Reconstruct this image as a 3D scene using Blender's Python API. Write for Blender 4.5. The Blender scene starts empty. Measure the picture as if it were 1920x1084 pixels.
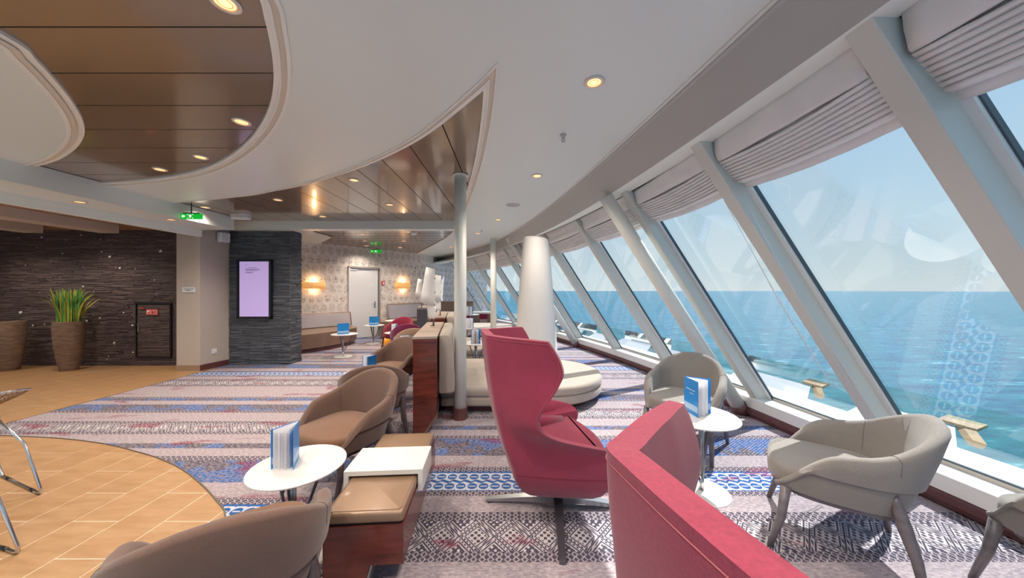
import bpy, bmesh, math, random
import numpy as np
from mathutils import Vector, Matrix
from mathutils.geometry import tessellate_polygon

random.seed(7)
PI = math.pi
scene = bpy.context.scene
COL = scene.collection

# ---------------------------------------------------------------- camera
cam_d = bpy.data.cameras.new('camera')
cam_d.sensor_width = 36
cam_d.lens = 616 / 1920 * 36
cam_d.shift_y = 2 / 1920
cam_d.clip_end = 20000
cam_d.clip_start = 0.02
cam = bpy.data.objects.new('camera', cam_d)
cam.location = (0, 0, 1.45)
cam.rotation_euler = (PI / 2, 0, 0)
COL.objects.link(cam)
scene.camera = cam

# ---------------------------------------------------------------- sky, sun, exposure
world = bpy.data.worlds.new('world')
scene.world = world
world.use_nodes = True
nt = world.node_tree
nt.nodes.clear()
wo = nt.nodes.new('ShaderNodeOutputWorld')
bg = nt.nodes.new('ShaderNodeBackground')
tc = nt.nodes.new('ShaderNodeTexCoord')
sep = nt.nodes.new('ShaderNodeSeparateXYZ')
rmp = nt.nodes.new('ShaderNodeValToRGB')
nt.links.new(tc.outputs['Generated'], sep.inputs[0])
nt.links.new(sep.outputs['Z'], rmp.inputs[0])
cr = rmp.color_ramp
cr.elements[0].position = 0.0
cr.elements[0].color = (0.78, 0.88, 0.91, 1)
cr.elements[1].position = 1.0
cr.elements[1].color = (0.22, 0.44, 0.84, 1)
for p, c in ((0.06, (0.68, 0.82, 0.89)), (0.2, (0.54, 0.73, 0.88)), (0.42, (0.40, 0.62, 0.87))):
    e = cr.elements.new(p)
    e.color = (*c, 1)
bg.inputs['Strength'].default_value = 0.58
nt.links.new(rmp.outputs[0], bg.inputs[0])
nt.links.new(bg.outputs[0], wo.inputs[0])

sun_d = bpy.data.lights.new('sun', 'SUN')
sun_d.energy = 4.2
sun_d.angle = math.radians(0.6)
sun_d.color = (1.0, 0.96, 0.90)
sun = bpy.data.objects.new('sun', sun_d)
sv = Vector((0.72 * math.cos(math.radians(54)), 0.69 * math.cos(math.radians(54)), math.sin(math.radians(54))))
sun.rotation_euler = sv.to_track_quat('Z', 'Y').to_euler()
sun.location = (8, 8, 12)
COL.objects.link(sun)

vs = scene.view_settings
scene.display_settings.display_device = 'sRGB'
vs.view_transform = 'Standard'
vs.look = 'None'
vs.gamma = 1
vs.use_curve_mapping = False
vs.exposure = 0.70
scene.cycles.max_bounces = 10
scene.cycles.diffuse_bounces = 6
scene.cycles.glossy_bounces = 4
scene.cycles.transparent_max_bounces = 16
scene.cycles.caustics_reflective = False
scene.cycles.caustics_refractive = False
scene.cycles.sample_clamp_indirect = 6

# ---------------------------------------------------------------- shader expressions
class X:
    """a value socket with arithmetic"""
    nt = None
    def __init__(s, sock): s.s = sock
    @staticmethod
    def op(o, *a):
        n = X.nt.nodes.new('ShaderNodeMath'); n.operation = o
        for i, v in enumerate(a):
            if isinstance(v, X): X.nt.links.new(v.s, n.inputs[i])
            else: n.inputs[i].default_value = v
        return X(n.outputs[0])
    def __add__(s, o): return X.op('ADD', s, o)
    __radd__ = __add__
    def __sub__(s, o): return X.op('SUBTRACT', s, o)
    def __rsub__(s, o): return X.op('SUBTRACT', o, s)
    def __mul__(s, o): return X.op('MULTIPLY', s, o)
    __rmul__ = __mul__
    def __truediv__(s, o): return X.op('DIVIDE', s, o)
    def lt(s, o): return X.op('LESS_THAN', s, o)
    def gt(s, o): return X.op('GREATER_THAN', s, o)
    def abs(s): return X.op('ABSOLUTE', s)
    def fr(s): return X.op('FRACT', s)
    def fl(s): return X.op('FLOOR', s)
    def sin(s): return X.op('SINE', s)
    def min(s, o): return X.op('MINIMUM', s, o)
    def max(s, o): return X.op('MAXIMUM', s, o)
    def mod(s, o): return X.op('FLOORED_MODULO', s, o)
    def tri(s): return ((s.fr() - 0.5).abs()) * 2.0     # 1..0..1
def n_noise(vec, scale, detail=2.0, rough=0.5, dim='3D'):
    n = X.nt.nodes.new('ShaderNodeTexNoise'); n.noise_dimensions = dim
    n.inputs['Scale'].default_value = scale; n.inputs['Detail'].default_value = detail
    n.inputs['Roughness'].default_value = rough
    X.nt.links.new(vec, n.inputs['Vector'])
    return X(n.outputs['Fac'])
def n_mix(fac, a, b):
    n = X.nt.nodes.new('ShaderNodeMix'); n.data_type = 'RGBA'
    for i, v in ((0, fac), (6, a), (7, b)):
        if isinstance(v, X): X.nt.links.new(v.s, n.inputs[i])
        elif hasattr(v, 'is_output'): X.nt.links.new(v, n.inputs[i])
        elif i == 0: n.inputs[i].default_value = v
        else: n.inputs[i].default_value = (*v, 1)
    return n.outputs[2]
def n_xyz(out='Object'):
    t = X.nt.nodes.new('ShaderNodeTexCoord')
    s = X.nt.nodes.new('ShaderNodeSeparateXYZ')
    X.nt.links.new(t.outputs[out], s.inputs[0])
    return t.outputs[out], X(s.outputs[0]), X(s.outputs[1]), X(s.outputs[2])
def n_scaled(vec, sc):
    m = X.nt.nodes.new('ShaderNodeMapping'); m.inputs['Scale'].default_value = sc
    X.nt.links.new(vec, m.inputs['Vector']); return m.outputs[0]
def n_bump(height, strength=0.3, dist=0.01):
    b = X.nt.nodes.new('ShaderNodeBump'); b.inputs['Strength'].default_value = strength
    b.inputs['Distance'].default_value = dist
    X.nt.links.new(height.s, b.inputs['Height']); return b.outputs[0]

def newmat(name):
    m = bpy.data.materials.new(name); m.use_nodes = True
    X.nt = m.node_tree
    return m, m.node_tree.nodes['Principled BSDF'], m.node_tree
def mat(name, col, rough=0.5, metal=0.0, var=0.0, vscale=6.0, vstretch=(1, 1, 1), bump=0.0, bscale=120.0, spec=0.5,
        emit=None, estr=0.0, coat=0.0, sheen=0.0, second=None):
    m, b, t = newmat(name)
    b.inputs['Base Color'].default_value = (*col, 1)
    b.inputs['Roughness'].default_value = rough
    b.inputs['Metallic'].default_value = metal
    b.inputs['Specular IOR Level'].default_value = spec
    b.inputs['Coat Weight'].default_value = coat
    b.inputs['Coat Roughness'].default_value = 0.08
    b.inputs['Sheen Weight'].default_value = sheen
    if emit:
        b.inputs['Emission Color'].default_value = (*emit, 1)
        b.inputs['Emission Strength'].default_value = estr
    vec = None
    if var > 0:
        vec, *_ = n_xyz()
        n = n_noise(n_scaled(vec, vstretch), vscale, 3.0)
        c2 = second or tuple(max(0, c * (1 - var)) for c in col)
        c1 = tuple(min(1, c * (1 + var * 0.6)) for c in col)
        f = (n - 0.3) * 2.5
        f = f.max(0.0).min(1.0)
        t.links.new(n_mix(f, c2, c1), b.inputs['Base Color'])
    if bump > 0:
        if vec is None: vec, *_ = n_xyz()
        t.links.new(n_bump(n_noise(vec, bscale, 1.0), bump, 0.004), b.inputs['Normal'])
    return m
def fabric(name, col, k=0.16):
    m, b, t = newmat(name)
    vec, x, y, z = n_xyz()
    w = (n_noise(n_scaled(vec, (1, 1, 6)), 130, 1.0) + n_noise(n_scaled(vec, (6, 6, 1)), 130, 1.0)) * 0.5
    big = n_noise(vec, 5, 2.0)
    f = ((w * 0.75 + big * 0.25 - 0.36) * 3.6).max(0.0).min(1.0)
    lo = tuple(c * (1 - k) for c in col); hi = tuple(min(1, c * (1 + k)) for c in col)
    t.links.new(n_mix(f, lo, hi), b.inputs['Base Color'])
    b.inputs['Roughness'].default_value = 0.92
    b.inputs['Sheen Weight'].default_value = 0.25
    b.inputs['Specular IOR Level'].default_value = 0.2
    t.links.new(n_bump(w, 0.25, 0.003), b.inputs['Normal'])
    return m

M = {}
M['white_paint'] = mat('white_paint', (0.74, 0.745, 0.73), 0.45)
M['ceiling_white'] = mat('ceiling_white', (0.71, 0.745, 0.72), 0.35)
M['trim_white'] = mat('trim_white', (0.80, 0.78, 0.74), 0.4)
M['trim_cream'] = mat('trim_cream', (0.62, 0.56, 0.47), 0.5)
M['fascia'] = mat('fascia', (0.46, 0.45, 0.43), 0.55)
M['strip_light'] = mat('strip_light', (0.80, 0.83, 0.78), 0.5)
M['bronze'] = mat('bronze', (0.235, 0.155, 0.092), 0.20, 0.12, 0.06, 1.2, coat=0.65, spec=0.6)
M['dark_gap'] = mat('dark_gap', (0.03, 0.025, 0.02), 0.8)
M['brown_wood_ceiling'] = mat('brown_wood_ceiling', (0.38, 0.22, 0.12), 0.35, 0, 0.2, 3, (1, 8, 1))
M['baffle'] = mat('baffle', (0.56, 0.48, 0.42), 0.5)
M['mullion'] = mat('mullion', (0.65, 0.65, 0.60), 0.45)
M['strut'] = mat('strut', (0.80, 0.80, 0.74), 0.45)
M['gasket'] = mat('gasket', (0.06, 0.09, 0.11), 0.4)
M['sill'] = mat('sill', (0.80, 0.79, 0.77), 0.4)
M['base_brown'] = mat('base_brown', (0.12, 0.045, 0.045), 0.3, 0, 0.2, 4)
M['cherry'] = mat('cherry', (0.15, 0.035, 0.022), 0.22, 0, 0.4, 3.0, (1, 1, 7), coat=0.3, second=(0.085, 0.018, 0.014))
M['tan_top'] = mat('tan_top', (0.42, 0.33, 0.27), 0.35, 0, 0.15, 4, (1, 6, 1))
M['leather_bronze'] = mat('leather_bronze', (0.28, 0.18, 0.115), 0.36, 0.25, 0.08, 5, bump=0.12, bscale=220, coat=0.15)
M['leather_brown'] = mat('leather_brown', (0.22, 0.14, 0.105), 0.38, 0.15, 0.1, 4, coat=0.1)
M['leather_lilac'] = mat('leather_lilac', (0.43, 0.39, 0.42), 0.38, 0.1, 0.08, 3)
M['white_lam'] = mat('white_lam', (0.70, 0.68, 0.63), 0.3)
M['white_top'] = mat('white_top', (0.66, 0.645, 0.635), 0.35)
M['steel'] = mat('steel', (0.42, 0.43, 0.45), 0.28, 0.9)
M['chrome'] = mat('chrome', (0.62, 0.63, 0.65), 0.16, 1.0)
M['dark_metal'] = mat('dark_metal', (0.07, 0.07, 0.08), 0.35, 0.6)
M['gun_metal'] = mat('gun_metal', (0.16, 0.16, 0.19), 0.3, 0.7)
M['fab_brown'] = fabric('fab_brown', (0.135, 0.080, 0.062))
M['fab_brown_seat'] = fabric('fab_brown_seat', (0.175, 0.092, 0.054))
M['fab_tan'] = fabric('fab_tan', (0.30, 0.19, 0.13))
M['fab_grey'] = fabric('fab_grey', (0.255, 0.235, 0.215))
M['fab_pink'] = fabric('fab_pink', (0.27, 0.034, 0.068), 0.22)
M['fab_crimson'] = fabric('fab_crimson', (0.22, 0.014, 0.04))
M['fab_magenta'] = fabric('fab_magenta', (0.17, 0.02, 0.075))
M['fab_sofa'] = fabric('fab_sofa', (0.40, 0.345, 0.30), 0.14)
M['leg_dark'] = mat('leg_dark', (0.075, 0.055, 0.055), 0.32, 0, 0.3, 6, (1, 1, 6))
M['leg_grey'] = mat('leg_grey', (0.17, 0.15, 0.16), 0.35, 0, 0.2, 6, (1, 1, 6))
M['blind'] = mat('blind', (0.80, 0.79, 0.79), 0.8, 0, 0.05, 6)
M['lampshade'] = mat('lampshade', (0.80, 0.78, 0.76), 0.5)
M['menu_blue'] = mat('menu_blue', (0.015, 0.23, 0.62), 0.3)
M['menu_pale'] = mat('menu_pale', (0.33, 0.50, 0.72), 0.3)
M['paper'] = mat('paper', (0.80, 0.81, 0.85), 0.7)
M['paper_print'] = mat('paper_print', (0.45, 0.46, 0.52), 0.7)
M['green_sign'] = mat('green_sign', (0.0, 0.45, 0.03), 0.4, emit=(0.0, 0.55, 0.03), estr=0.35)
M['sign_white'] = mat('sign_white', (0.85, 0.95, 0.85), 0.4, emit=(0.8, 1, 0.8), estr=0.5)
M['red_sign'] = mat('red_sign', (0.62, 0.04, 0.02), 0.4)
M['door_white'] = mat('door_white', (0.70, 0.70, 0.72), 0.4)
M['frame_grey'] = mat('frame_grey', (0.33, 0.30, 0.27), 0.5)
M['beige_wall'] = mat('beige_wall', (0.50, 0.44, 0.39), 0.6, 0, 0.04, 30, bump=0.08, bscale=200)
M['pot'] = mat('pot', (0.23, 0.145, 0.10), 0.8, 0, 0.35, 9, (1, 1, 4), bump=0.5, bscale=70)
M['soil'] = mat('soil', (0.10, 0.05, 0.03), 0.9)
def stone(name, c1, c2, c3):
    m, b, t = newmat(name)
    g = X.nt.nodes.new('ShaderNodeNewGeometry')
    rnd = X(g.outputs['Random Per Island'])
    v = n_noise(n_scaled(g.outputs['Position'], (1, 1, 7)), 9.0, 4.0, 0.65)
    c = n_mix(((v - 0.3) * 2.5).max(0.0).min(1.0), c1, c2)
    c = n_mix(rnd.gt(0.72) * 0.55, c, c3)
    c = n_mix(rnd.lt(0.25) * 0.5, c, c1)
    t.links.new(c, b.inputs['Base Color'])
    b.inputs['Roughness'].default_value = 0.55
    t.links.new(n_bump(n_noise(n_scaled(g.outputs['Position'], (1, 1, 4)), 60.0, 2.0), 0.6, 0.006), b.inputs['Normal'])
    return m
M['pillar_stone'] = stone('pillar_stone', (0.046, 0.050, 0.062), (0.10, 0.108, 0.128), (0.17, 0.185, 0.21))
M['wall_stone'] = stone('wall_stone', (0.055, 0.036, 0.038), (0.120, 0.082, 0.080), (0.18, 0.13, 0.125))
M['lamp_warm'] = mat('lamp_warm', (1, 0.7, 0.4), 0.5, emit=(1.0, 0.62, 0.30), estr=0.85)
M['lamp_rim'] = mat('lamp_rim', (0.75, 0.68, 0.60), 0.3, 0.3)
M['lamp_copper'] = mat('lamp_copper', (0.75, 0.30, 0.10), 0.25, 0.7, emit=(1.0, 0.35, 0.08), estr=0.5)
M['sconce'] = mat('sconce', (0.60, 0.36, 0.16), 0.5, emit=(1.0, 0.45, 0.12), estr=0.35)
M['screen'] = mat('screen', (0.3, 0.25, 0.4), 0.25, emit=(0.47, 0.33, 0.66), estr=0.42)
M['screen_text'] = mat('screen_text', (0.1, 0.08, 0.2), 0.3)
M['black'] = mat('black', (0.012, 0.012, 0.016), 0.3)
M['plastic_white'] = mat('plastic_white', (0.74, 0.75, 0.80), 0.35)
M['grille'] = mat('grille', (0.42, 0.42, 0.42), 0.6)
M['wire_seat'] = mat('wire_seat', (0.33, 0.22, 0.15), 0.5, 0, 0.3, 30)
M['outside_white'] = mat('outside_white', (0.72, 0.74, 0.77), 0.5)
M['outside_grey'] = mat('outside_grey', (0.42, 0.45, 0.48), 0.5)
M['outside_wood'] = mat('outside_wood', (0.42, 0.29, 0.15), 0.6, 0, 0.3, 6)
M['carpet_edge'] = mat('carpet_edge', (0.12, 0.10, 0.08), 0.6)
M['grout'] = mat('grout', (0.86, 0.78, 0.64), 0.8)
M['leaf_green'] = mat('leaf_green', (0.10, 0.30, 0.06), 0.5, 0, 0.5, 4)
M['leaf_yellow'] = mat('leaf_yellow', (0.45, 0.45, 0.04), 0.5, 0, 0.3, 4)
M['amber'] = mat('amber', (0.75, 0.28, 0.02), 0.3, emit=(1.0, 0.35, 0.03), estr=0.15)
M['chip_white'] = mat('chip_white', (0.75, 0.73, 0.70), 0.5)

def make_tile():
    m, b, t = newmat('tile')
    g = X.nt.nodes.new('ShaderNodeNewGeometry')
    pos = g.outputs['Position']
    oi = X.nt.nodes.new('ShaderNodeObjectInfo')
    rnd = X(oi.outputs['Random'])
    v = n_noise(n_scaled(pos, (1.2, 5, 1)), 3.0, 4.0, 0.6)
    c = n_mix(((v - 0.32) * 2.6).max(0.0).min(1.0), (0.35, 0.195, 0.088), (0.47, 0.295, 0.155))
    c2 = n_mix(rnd * 0.35, c, (0.40, 0.205, 0.085))
    t.links.new(c2, b.inputs['Base Color'])
    b.inputs['Roughness'].default_value = 0.38
    return m
M['tile'] = make_tile()

def make_carpet():
    m, b, t = newmat('carpet')
    vec, x, y, z = n_xyz()
    yy = y + x.lt(-0.86) * 0.40
    wob = (n_noise(vec, 9.0, 2.0) - 0.5) * 0.012
    per = 3.6
    yr = (yy + wob - 1.40).mod(per) / per
    r = X.nt.nodes.new('ShaderNodeValToRGB'); r.color_ramp.interpolation = 'CONSTANT'
    T = [(1.40, 'P'), (1.748, 'C'), (1.819, 'D'), (2.049, 'C'), (2.132, 'P'), (2.302, 'C'), (2.369, 'B'), (2.612, 'C'),
         (2.682, 'P'), (2.872, 'M'), (3.20, 'C'), (3.26, 'P'), (3.41, 'M'), (3.50, 'P'), (3.706, 'C'), (3.76, 'D'), (3.96, 'C'), (4.02, 'P'),
         (4.28, 'C'), (4.34, 'M'), (4.56, 'P'), (4.70, 'M'), (4.80, 'C'), (4.85, 'P')]
    code = {'P': (0, 0, 0), 'C': (1, 0, 0), 'D': (0, 1, 0), 'B': (0, 0, 1), 'M': (0, 1, 1)}
    els = r.color_ramp.elements
    els[0].position = 0; els[0].color = (0, 0, 0, 1)
    els[1].position = (T[1][0] - 1.4) / per; els[1].color = (*code['C'], 1)
    for p, k in T[2:]:
        e = els.new((p - 1.4) / per); e.color = (*code[k], 1)
    t.links.new(yr.s, r.inputs[0])
    sp = X.nt.nodes.new('ShaderNodeSeparateColor'); t.links.new(r.outputs[0], sp.inputs[0])
    R, G, B = X(sp.outputs[0]), X(sp.outputs[1]), X(sp.outputs[2])
    mixm = G * B; dk = G - mixm; bl = B - mixm
    # chain border
    fx = (x / 0.046).fr(); chain = (((fx - 0.5).abs() * 2.0 + ((yy / 0.035).fr() - 0.5).abs() * 1.3) - 0.72).abs().gt(0.24)
    # diamonds
    px = 0.206
    yl = (yy - 1.40).mod(3.6) + 1.40
    v = (yl - 1.819).mod(1.941) / 0.23          # 0..1 over both dark bands
    tri1 = (x / px).tri()
    va = (v * 2.0 - 1.0).abs()
    dd = tri1 - va
    def near(a, c, w): return (a - c).abs().lt(w)
    cell = ((x * 153.0).sin()) * ((yy * 140.0).sin())
    tooth = ((x / 0.0258) + (va * 2.0)).fr().gt(0.5)
    darkpat = near(dd, 0.0, 0.055).max(near(dd, 0.14, 0.07) * tooth).max(near(dd, 0.30, 0.05)).max(dd.gt(0.42) * cell.gt(0.12))
    darkpat = darkpat.max(near(dd, -0.16, 0.07) * tooth).max(near(dd, -0.34, 0.06)).max(dd.lt(-0.5) * cell.lt(0.35))
    hatch2 = ((x / 0.036) - (yy / 0.026)).fr().gt(0.45)
    # blue ornament : lozenges and waves
    vb = (yl - 2.369) / 0.243
    lx = ((x / 0.084).fr() - 0.5).abs() * 2.0; ly = ((vb * 2.0).fr() - 0.5).abs() * 2.0
    q = lx * lx * 1.35 + ly * ly * 2.6
    wave = (vb - 0.5 + ((x * 75.0).sin()) * 0.055).abs().lt(0.045)
    edge = (vb - 0.5).abs().gt(0.46)
    bluepat = q.lt(0.95).max(wave).max(edge).max(q.gt(2.6)) - (q.lt(0.95) * ly.lt(0.10) * lx.lt(0.6))
    bluepat = bluepat.max(0.0)
    blot = n_noise(vec, 3.0, 3.0, 0.6)
    spk = n_noise(n_scaled(vec, (1, 1.0, 1)), 85.0, 1.0)
    mid = n_noise(n_scaled(vec, (1.0, 2.4, 1)), 34.0, 2.0)
    plain = n_mix(((mid - 0.35) * 3.0).max(0.0).min(1.0), (0.27, 0.228, 0.258), (0.455, 0.395, 0.41))
    pale = (0.54, 0.49, 0.51); dark = (0.075, 0.068, 0.095); blue = (0.030, 0.108, 0.31)
    col = plain
    col = n_mix(R * chain, col, dark)
    col = n_mix(dk, col, n_mix(darkpat, pale, dark))
    col = n_mix(bl, col, n_mix(bluepat, (0.50, 0.52, 0.60), blue))
    mp = hatch2.max(mid.gt(0.52)) * mid.gt(0.38)
    mb = n_mix(blot.gt(0.50), dark, blue)
    col = n_mix(mixm * mp, col, mb)
    # dark red stains
    rs = n_noise(n_scaled(vec, (0.9, 2.6, 1)), 1.9, 2.0)
    rm = ((rs - 0.61) * 14.0).max(0.0).min(1.0) * spk.gt(0.47) * 0.85
    col = n_mix(rm, col, (0.20, 0.02, 0.055))
    # woven speckle
    col = n_mix(spk.lt(0.40) * 0.30, col, (0.22, 0.20, 0.26))
    # finished carpet colour, with no separate tint for the left area
    t.links.new(col, b.inputs['Base Color'])
    b.inputs['Roughness'].default_value = 0.95
    b.inputs['Specular IOR Level'].default_value = 0.1
    t.links.new(n_bump(spk, 0.35, 0.004), b.inputs['Normal'])
    return m
M['carpet'] = make_carpet()

def make_wallpaper():
    m, b, t = newmat('wallpaper')
    uv, u, v, _ = n_xyz('UV')
    row = (v / 0.27).fl(); cy = (v / 0.27).fr() - 0.5
    u2 = u + row * 0.11
    cx = (u2 / 0.21).fr() - 0.5
    rad = X.op('SQRT', cx * cx + cy * cy * 0.8)
    nz = n_noise(uv, 16.0, 3.0, 0.6)
    ring = ((rad * 9.0 + nz * 1.2).fr()).lt(0.30) * rad.lt(0.38)
    ang = X.op('ARCTAN2', cy, cx)
    spoke = ((ang * 2.6).fr()).lt(0.16) * rad.gt(0.10) * rad.lt(0.44)
    blob = n_noise(uv, 7.0, 2.0)
    ink = (ring.max(spoke)) * (nz.gt(0.42))
    dots = (n_noise(uv, 26.0, 2.0).gt(0.56) * rad.lt(0.36) * cy.lt(0.05) * row.mod(2.0).lt(0.5)).max(n_noise(uv, 12.0, 1.0).gt(0.70))
    c = n_mix(((blob - 0.35) * 2.5).max(0.0).min(1.0), (0.72, 0.65, 0.60), (0.82, 0.77, 0.75))
    c = n_mix(ink * (row.mod(2.0) * 0.30 + 0.38), c, (0.20, 0.15, 0.13))
    c = n_mix(dots * 0.8, c, (0.16, 0.12, 0.11))
    t.links.new(c, b.inputs['Base Color'])
    b.inputs['Roughness'].default_value = 0.7
    return m
M['wallpaper'] = make_wallpaper()

def make_sea():
    m, b, t = newmat('sea')
    g = X.nt.nodes.new('ShaderNodeNewGeometry'); pos = g.outputs['Position']
    a = n_noise(n_scaled(pos, (0.5, 1.6, 1)), 0.18, 6.0, 0.62)
    c_ = n_noise(n_scaled(pos, (0.5, 1.0, 1)), 0.008, 3.0)
    col = n_mix(((a - 0.36) * 3.4).max(0.0).min(1.0), (0.002, 0.080, 0.150), (0.015, 0.20, 0.27))
    col = n_mix(((a - 0.63) * 8.0).max(0.0).min(1.0), col, (0.45, 0.66, 0.70))  # pale sparkles of light on the water, painted into the colour
    col = n_mix(c_ * 0.35, col, (0.01, 0.17, 0.30))
    t.links.new(col, b.inputs['Base Color'])
    b.inputs['Roughness'].default_value = 0.4
    b.inputs['Specular IOR Level'].default_value = 0.25
    t.links.new(n_bump(a, 0.6, 0.8), b.inputs['Normal'])
    return m
M['sea'] = make_sea()

def make_glass(name, tint, refl):
    m = bpy.data.materials.new(name); m.use_nodes = True
    t = m.node_tree; t.nodes.clear(); X.nt = t
    o = t.nodes.new('ShaderNodeOutputMaterial')
    tr = t.nodes.new('ShaderNodeBsdfTransparent'); tr.inputs[0].default_value = (*tint, 1)
    gl = t.nodes.new('ShaderNodeBsdfGlossy'); gl.inputs['Roughness'].default_value = 0.02
    fr = t.nodes.new('ShaderNodeFresnel'); fr.inputs[0].default_value = 1.45
    mx = t.nodes.new('ShaderNodeMixShader')
    f = X(fr.outputs[0]) * refl
    t.links.new(f.s, mx.inputs[0]); t.links.new(tr.outputs[0], mx.inputs[1]); t.links.new(gl.outputs[0], mx.inputs[2])
    t.links.new(mx.outputs[0], o.inputs[0])
    return m
M['glass'] = make_glass('glass', (0.95, 0.985, 0.985), 0.14)
M['glass_green'] = make_glass('glass_green', (0.72, 0.88, 0.80), 0.8)

# ---------------------------------------------------------------- mesh builder
class MB:
    def __init__(s): s.v = []; s.f = []
    def add(s, vs_, fs_):
        o = len(s.v); s.v += [tuple(p) for p in vs_]; s.f += [tuple(i + o for i in f) for f in fs_]; return s
    def box(s, x0, x1, y0, y1, z0, z1):
        return s.add([(x0, y0, z0), (x1, y0, z0), (x1, y1, z0), (x0, y1, z0), (x0, y0, z1), (x1, y0, z1), (x1, y1, z1), (x0, y1, z1)],
                     [(0, 3, 2, 1), (4, 5, 6, 7), (0, 1, 5, 4), (1, 2, 6, 5), (2, 3, 7, 6), (3, 0, 4, 7)])
    def obox(s, p0, p1, wv, dv):
        """box from p0 to p1 with half extents given by vectors wv, dv"""
        p0, p1, wv, dv = map(Vector, (p0, p1, wv, dv))
        vs_ = [p + a * wv + b * dv for p in (p0, p1) for a, b in ((-1, -1), (1, -1), (1, 1), (-1, 1))]
        return s.add(vs_, [(0, 3, 2, 1), (4, 5, 6, 7), (0, 1, 5, 4), (1, 2, 6, 5), (2, 3, 7, 6), (3, 0, 4, 7)])
    def prism(s, poly, z0, z1):
        n = len(poly)
        if n < 3: return s
        a = sum(poly[i][0] * poly[(i + 1) % n][1] - poly[(i + 1) % n][0] * poly[i][1] for i in range(n))
        if a < 0: poly = poly[::-1]
        vs_ = [(p[0], p[1], z0) for p in poly] + [(p[0], p[1], z1) for p in poly]
        return s.add(vs_, [tuple(range(n - 1, -1, -1)), tuple(range(n, 2 * n))] + [(i, (i + 1) % n, (i + 1) % n + n, i + n) for i in range(n)])
    def tube(s, pts, rad, n=10, cap=True):
        pts = [Vector(p) for p in pts]
        if not isinstance(rad, (list, tuple)): rad = [rad] * len(pts)
        rings = []
        up = Vector((0, 0, 1))
        prev = None
        for i, p in enumerate(pts):
            d = (pts[min(i + 1, len(pts) - 1)] - pts[max(i - 1, 0)])
            if d.length < 1e-9: d = Vector((0, 0, 1))
            d.normalize()
            if prev is None:
                a = d.cross(up if abs(d.z) < 0.95 else Vector((1, 0, 0))).normalized()
            else:
                a = (prev - d * prev.dot(d)).normalized()
            prev = a
            b_ = d.cross(a)
            rings.append([p + (a * math.cos(2 * PI * k / n) + b_ * math.sin(2 * PI * k / n)) * rad[i] for k in range(n)])
        return s.loft(rings, cap)
    def loft(s, rings, cap=True, closed=True):
        n = len(rings[0]); vs_ = [p for r in rings for p in r]; fs_ = []
        for i in range(len(rings) - 1):
            for k in range(n if closed else n - 1):
                k2 = (k + 1) % n
                fs_.append((i * n + k, i * n + k2, (i + 1) * n + k2, (i + 1) * n + k))
        if cap and closed:
            fs_.append(tuple(range(n - 1, -1, -1))); o = (len(rings) - 1) * n
            fs_.append(tuple(o + k for k in range(n)))
        return s.add(vs_, fs_)
    def lathe(s, prof, c=(0, 0), n=32, cap=True):
        return s.loft([[(c[0] + r * math.cos(2 * PI * k / n), c[1] + r * math.sin(2 * PI * k / n), z) for k in range(n)] for r, z in prof], cap)
    def build(s, name, m, parent=None, smooth=False, bevel=0.0, subsurf=0, seg=2, recalc=True):
        me = bpy.data.meshes.new(name)
        me.from_pydata(s.v, [], s.f)
        if recalc:
            bm = bmesh.new(); bm.from_mesh(me)
            bmesh.ops.recalc_face_normals(bm, faces=bm.faces)
            bm.to_mesh(me); bm.free()
        me.materials.append(M[m] if isinstance(m, str) else m)
        if smooth:
            me.polygons.foreach_set('use_smooth', [True] * len(me.polygons))
        o = bpy.data.objects.new(name, me); COL.objects.link(o)
        if parent: o.parent = parent
        if bevel:
            bv = o.modifiers.new('b', 'BEVEL'); bv.width = bevel; bv.segments = seg; bv.limit_method = 'ANGLE'
            bv.angle_limit = math.radians(40); bv.harden_normals = False
            me.polygons.foreach_set('use_smooth', [True] * len(me.polygons))
            wn = o.modifiers.new('w', 'WEIGHTED_NORMAL')
        if subsurf:
            ss = o.modifiers.new('s', 'SUBSURF'); ss.levels = subsurf; ss.render_levels = subsurf
        return o
def smooth_by_angle(o, ang=40):
    me = o.data
    bm = bmesh.new(); bm.from_mesh(me)
    for e in bm.edges:
        if len(e.link_faces) == 2 and e.calc_face_angle(0) > math.radians(ang): e.smooth = False
    for f in bm.faces: f.smooth = True
    bm.to_mesh(me); bm.free()
def tag(o, label=None, cat=None, group=None, kind=None):
    if label: o['label'] = label
    if cat: o['category'] = cat
    if group: o['group'] = group
    if kind: o['kind'] = kind
    return o
def thing(name, label, cat, loc=(0, 0, 0), rotz=0.0, group=None):
    o = bpy.data.objects.new(name, None); COL.objects.link(o)
    o.empty_display_size = 0.1
    o.location = loc; o.rotation_euler = (0, 0, rotz)
    return tag(o, label, cat, group)
def dup(root, loc, rotz, label, group=None, scale=None):
    r = root.copy(); COL.objects.link(r); r.location = loc; r.rotation_euler = (0, 0, rotz); r['label'] = label
    if group: r['group'] = group
    if scale: r.scale = (scale,) * 3
    for ch in list(root.children):
        c = ch.copy(); COL.objects.link(c); c.parent = r
        for g in list(ch.children):
            d = g.copy(); COL.objects.link(d); d.parent = c
    return r
def struct(mb, name, m, parent=None, **k):
    o = mb.build(name, m, parent, **k)
    if parent is None: o['kind'] = 'structure'
    return o
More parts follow.
